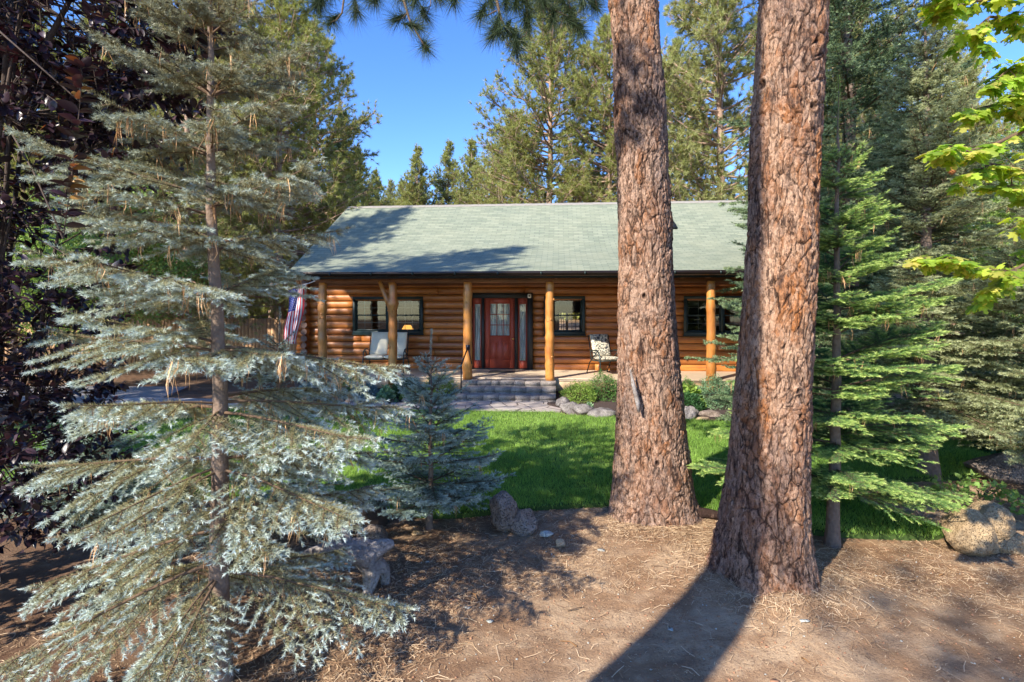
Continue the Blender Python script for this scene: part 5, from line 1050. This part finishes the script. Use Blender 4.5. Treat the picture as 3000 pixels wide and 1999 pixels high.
# ------------------------------------------------------------------ background pines
specs = dict(a=dict(H=19, zc=2.5, R=3.9, seed=301, nwh=44, nb=6, shape='wide', tn=30, trunk_r=.22, sub=16, ln=.24, wd=.017, bare=.15), b=dict(H=17, zc=6, R=3.1, seed=302, nwh=38, nb=6, shape='wide', tn=30, trunk_r=.2, sub=13, ln=.24, wd=.017), c=dict(H=18, zc=1.2, R=3.3, seed=303, nwh=42, nb=6, shape='wide', tn=30, trunk_r=.2, sub=15, bare=.1, ln=.24, wd=.018), d=dict(H=16, zc=1, R=2.7, seed=304, nwh=52, nb=6, shape='wide', tn=20, trunk_r=.18, sub=12, bare=.1, ln=.25, wd=.026))
PR = {k: pine_parts(**v) for k, v in specs.items()}
src = {}
def bg(kind, px, Y, H, label, mat='pinen', rz=0., group=None, x=None):
    key = (kind, mat); sc_ = H/specs[kind]['H']; loc = ((px-1500)/F*Y if x is None else x, Y, 0 if Y < 30 else min(1.5, (Y-30)/60*1.5))
    if key not in src:
        tv, bv, nv = PR[kind]; root = empty('pine_tree', loc, rz, label, 'pine tree', group); root.scale = (sc_,)*3
        mesh_obj('trunk', tv[0], [np.array(tv[1])], MT['barkfar'], root, True); mesh_obj('branches', bv[0], bv[1], MT['barkfar'], root); leaf_obj('crown', *nv, MT[mat], root); src[key] = root; return root
    return sub_copy(src[key], loc, rz, sc_, label, group)
top = lambda py, Y: EYE+(HZ-py)/F*Y
T = [('a', 1612, 30, top(-130, 30), 'broad pine with visible trunk right of the open sky, behind the roof ridge', 'pinen', .3), ('b', 1790, 29, top(40, 29), 'slender pine half hidden by the left bare trunk', 'pinen', 1.9), ('c', 2120, 25, top(-420, 25), 'dense pale pine crown between the two bare trunks', 'pinen2', .6), ('b', 1985, 38, top(120, 38), 'thin pine peeking out right of the left bare trunk', 'pinen', 2.6),
     ('c', 2480, 19, top(-260, 19), 'yellow green long needled pine just right of the nearest trunk', 'pinen2', 4.), ('d', 1381, 58, top(425, 58), 'distant pointed pine rightmost of the three on the ridge', 'pinen', 0), ('d', 1313, 60, top(430, 60), 'middle of the three distant pointed pines above the roof', 'pinen', 1.3), ('d', 1222, 57, top(443, 57), 'distant pine leftmost of the three, with bushy left shoulder', 'pinen', 2.2), ('d', 1178, 62, top(545, 62), 'short distant pine at the left shoulder of the three', 'pinen', 3.),
     ('d', 1103, 50, top(510, 50), 'small distant pine low in the gap above the roof end', 'pinen', 4.), ('b', 1440, 44, top(430, 44), 'small pine in front of the broad one, above the ridge', 'pinen', 5.), ('b', 1520, 40, top(330, 40), 'shorter pine at the left foot of the broad pine', 'pinen', .9), ('a', 815, 21.5, top(-190, 21.5), 'tall pine with clear trunk between spruce top and sky gap', 'pinen', 1.), ('b', 930, 27, top(60, 27), 'tall pine at the left border of the open sky', 'pinen', 2.), ('d', 1003, 33, top(320, 33), 'pointed pine descending toward the sky gap', 'pinen', 2.9), ('d', 1050, 40, top(440, 40), 'lowest pointed pine of the left group beside the roof', 'pinen', 3.7),
     ('a', 552, 19, top(-160, 19), 'tall pine with grey trunk behind the middle of the blue spruce', 'pinen2', 4.4), ('a', 400, 25, top(-200, 25), 'tall pine behind the purple foliage, upper left', 'pinen', 5.), ('b', 690, 28, top(-60, 28), 'tall pine between the two clear trunks at left', 'pinen2', .2), ('c', 90, 22, top(-100, 22), 'pine behind the plum at the left edge', 'pinen', .5)]
for k, px, Y, H, lb, m, rz in T: bg(k, px, Y, H, lb, m, rz)
fr = np.random.default_rng(88)
for i in range(44):      # the wood all around
    if i < 22: px = fr.uniform(-300, 1010); Y = fr.uniform(30, 62); H = min(top(60 if px < 800 else 420+(px-800)*.5, Y), 26)*fr.uniform(.72, 1)
    elif i < 36: px = fr.uniform(1700, 3400); Y = fr.uniform(30, 60); H = fr.uniform(15, 23)
    else: px = fr.uniform(1000, 1500); Y = fr.uniform(62, 85); H = top(fr.uniform(540, 600), Y)
    side = 'left' if i < 22 else 'right' if i < 36 else 'middle'
    bg('abcd'[fr.integers(0, 4)], px, Y, H, {'left': 'pine in the wood behind the spruce and fence', 'right': 'pine in the wood behind the right half of the cabin', 'middle': 'far pine barely rising above the roof ridge'}[side], ['pinen', 'pinen2'][fr.integers(0, 2)], fr.uniform(0, 6), {'left': 'pines in the wood at left', 'right': 'pines in the wood at right', 'middle': 'far pines behind the ridge'}[side])
# pines outside the picture to the left and behind the viewer, whose shadows dapple roof, lawn and soil
for i, (x, y, H, kd) in enumerate([(-11.5, 3.2, 17, 'b'), (-15, 8, 18, 'a')]):
    o = bg(kd, 0, y, H, ['tall pine left of the picture shading the roof', 'tall pine out of sight beyond the plum'][i], 'pinen', 1.+i, None, x)

# the far edge of the wood, one mass of foliage
r = np.random.default_rng(5); n = 90000; X = r.uniform(-95, 95, n); Y = 66+r.normal(0, 3, n)+np.abs(X)*-.12; top_ = 7+3.5*fbm(np.stack([X*.12, X*0, X*0], 1), 3, 2)+2.5*fbm(np.stack([X*.6, X*0, X*0], 1), 2, 3)
Zz = 1+r.uniform(0, 1, n)*top_; P_ = np.stack([X, Y, Zz], 1); V, Fq, tt, rn = leaf_cards(P_, r.normal(0, 1, (n, 3))+[0, 0, .6], r.normal(0, 1, (n, 3)), np.full(n, .75), np.full(n, .2), OVL, r.uniform(0, 1, n), r.uniform(0, 1, n))
tag(mesh_obj('distant_woods', V, Fq, MT['pinen'], None, False, {'tip': tt, 'rnd': rn}), kind='stuff')

# ------------------------------------------------------------------ driftwood, stump and rock under the spruce
def drift(name, chains, loc, label, seed, mat='drift', amp=.35):
    VV, FF, n0 = [], [], 0
    for pts, rad_ in chains:
        P = np.array(pts, float); u = np.linspace(0, 1, len(P)); U = np.linspace(0, 1, 60); Q = np.stack([np.interp(U, u, P[:, i]) for i in range(3)], 1); k = np.ones(9)/9
        Q = np.stack([np.convolve(np.pad(Q[:, i], 4, 'edge'), k, 'valid') for i in range(3)], 1); Rr = np.interp(U, u, rad_); V, Fc = tube_path(Q, Rr, 40, True)
        C = np.repeat(Q, 40, 0); d = V-C; L = np.linalg.norm(d, axis=1, keepdims=True); th = np.tile(np.arange(40)*2*pi/40, 60)
        q_ = np.stack([np.cos(th)*2.2, np.sin(th)*2.2, np.repeat(U, 40)*2.2], 1)+seed; f = 1+amp*fbm(q_, 3, seed)+amp*.5*np.abs(fbm(q_*np.array([3, 3, .8]), 3, seed+3)); V = C+d*f[:, None]
        VV.append(V); FF += [[i+n0 for i in f_] for f_ in Fc]; n0 += len(V); seed += 1
    q4 = np.array([f for f in FF if len(f) == 4]); o = mesh_obj(name, np.concatenate(VV), [q4, np.array([f for f in FF if len(f) > 4])], MT[mat], None, True); o.location = loc; return tag(o, label, 'driftwood')
drift('driftwood_root', [([(-.55, .1, .2), (-.3, .05, .26), (-.05, 0, .27), (.08, -.02, .22)], [.03, .07, .1, .09]), ([(.0, 0, .24), (.05, -.03, .12), (.04, -.08, .0), (.06, -.12, -.05)], [.1, .07, .045, .03]), ([(.0, 0, .24), (.1, 0, .3), (.18, .02, .32), (.22, .03, .33)], [.09, .07, .045, .02]), ([(.06, .0, .2), (.14, .03, .1), (.15, .05, -.03)], [.07, .045, .03]), ([(-.12, .0, .28), (-.2, .06, .4), (-.3, .1, .47)], [.05, .03, .01])],
      (-1.18, 4.42, 0), 'grey weathered driftwood root lying under the right side of the blue spruce', 4)
tag(drift('tree_stump', [([(0, 0, -.05), (0, 0, .1), (.01, 0, .3), (.01, 0, .33)], [.2, .165, .15, .13])], (-1.5, 5.75, 0), 'short dark stump behind the driftwood root', 9, 'stump', .2), cat='stump')
rock('rock', (-1.35, 5.3), (.34, .26, .2), MT['rockgrey'], 'low grey rock just behind the driftwood root', seed=61, amp=.2)
rock('small_rock', (-.95, 5.45), (.12, .1, .05), MT['rocktan'], 'thumb sized tan rock left of the pitted boulder in the mulch', seed=62, amp=.2)

# larger litter one can pick out: cones, twigs and bark flakes on the soil
r = np.random.default_rng(404); cn = 0
for i in range(16):
    X_ = r.uniform(-2.2, 4.2); Y_ = r.uniform(3.2, 5.4)
    if inside(LAWNS, np.array([X_]), np.array([Y_]))[0] or math.hypot(X_-2.15, Y_-4.5) < .6: continue
    a = r.uniform(0, 6.3); l = r.uniform(.06, .2); z_ = float(ground_h(np.array([[X_]]), np.array([[Y_]]))[0, 0]); mb = MB(); d = np.array([cos(a), sin(a), 0]); p0 = np.array([X_, Y_, z_+.008]); mb.tube([p0, p0+d*l*.5+[0, 0, .01], p0+d*l+np.array([-d[1], d[0], 0])*l*.2], [.005, .004, .002], 6)
    tag(mb.build('twig', MT['twig'] if i % 2 else MT['dryn']), 'short dry twig lying on the bare soil', 'twig', 'twigs scattered on the soil')
for i in range(34):
    X_ = r.uniform(-2.4, 4.4); Y_ = r.uniform(3.1, 5.7)
    if inside(LAWNS, np.array([X_]), np.array([Y_]))[0]: continue
    z_ = float(ground_h(np.array([[X_]]), np.array([[Y_]]))[0, 0]); n = 7; w = r.uniform(.012, .028); V = [(X_+w*(.6+.5*r.random())*cos(t)*1.5, Y_+w*(.6+.5*r.random())*sin(t), z_+.006+r.uniform(0, .008)) for t in np.arange(n)*2*pi/n]; V += [(x, y, zz-.005) for x, y, zz in V]
    mb = MB(); mb.add(V, [tuple(range(n))]+[(j, n+j, n+(j+1) % n, (j+1) % n) for j in range(n)]); tag(mb.build('bark_flake', MT['deadleaf'] if i % 3 else MT['stonew']), 'flake of bark shed on the bare soil', 'bark flake', 'bark flakes on the soil')
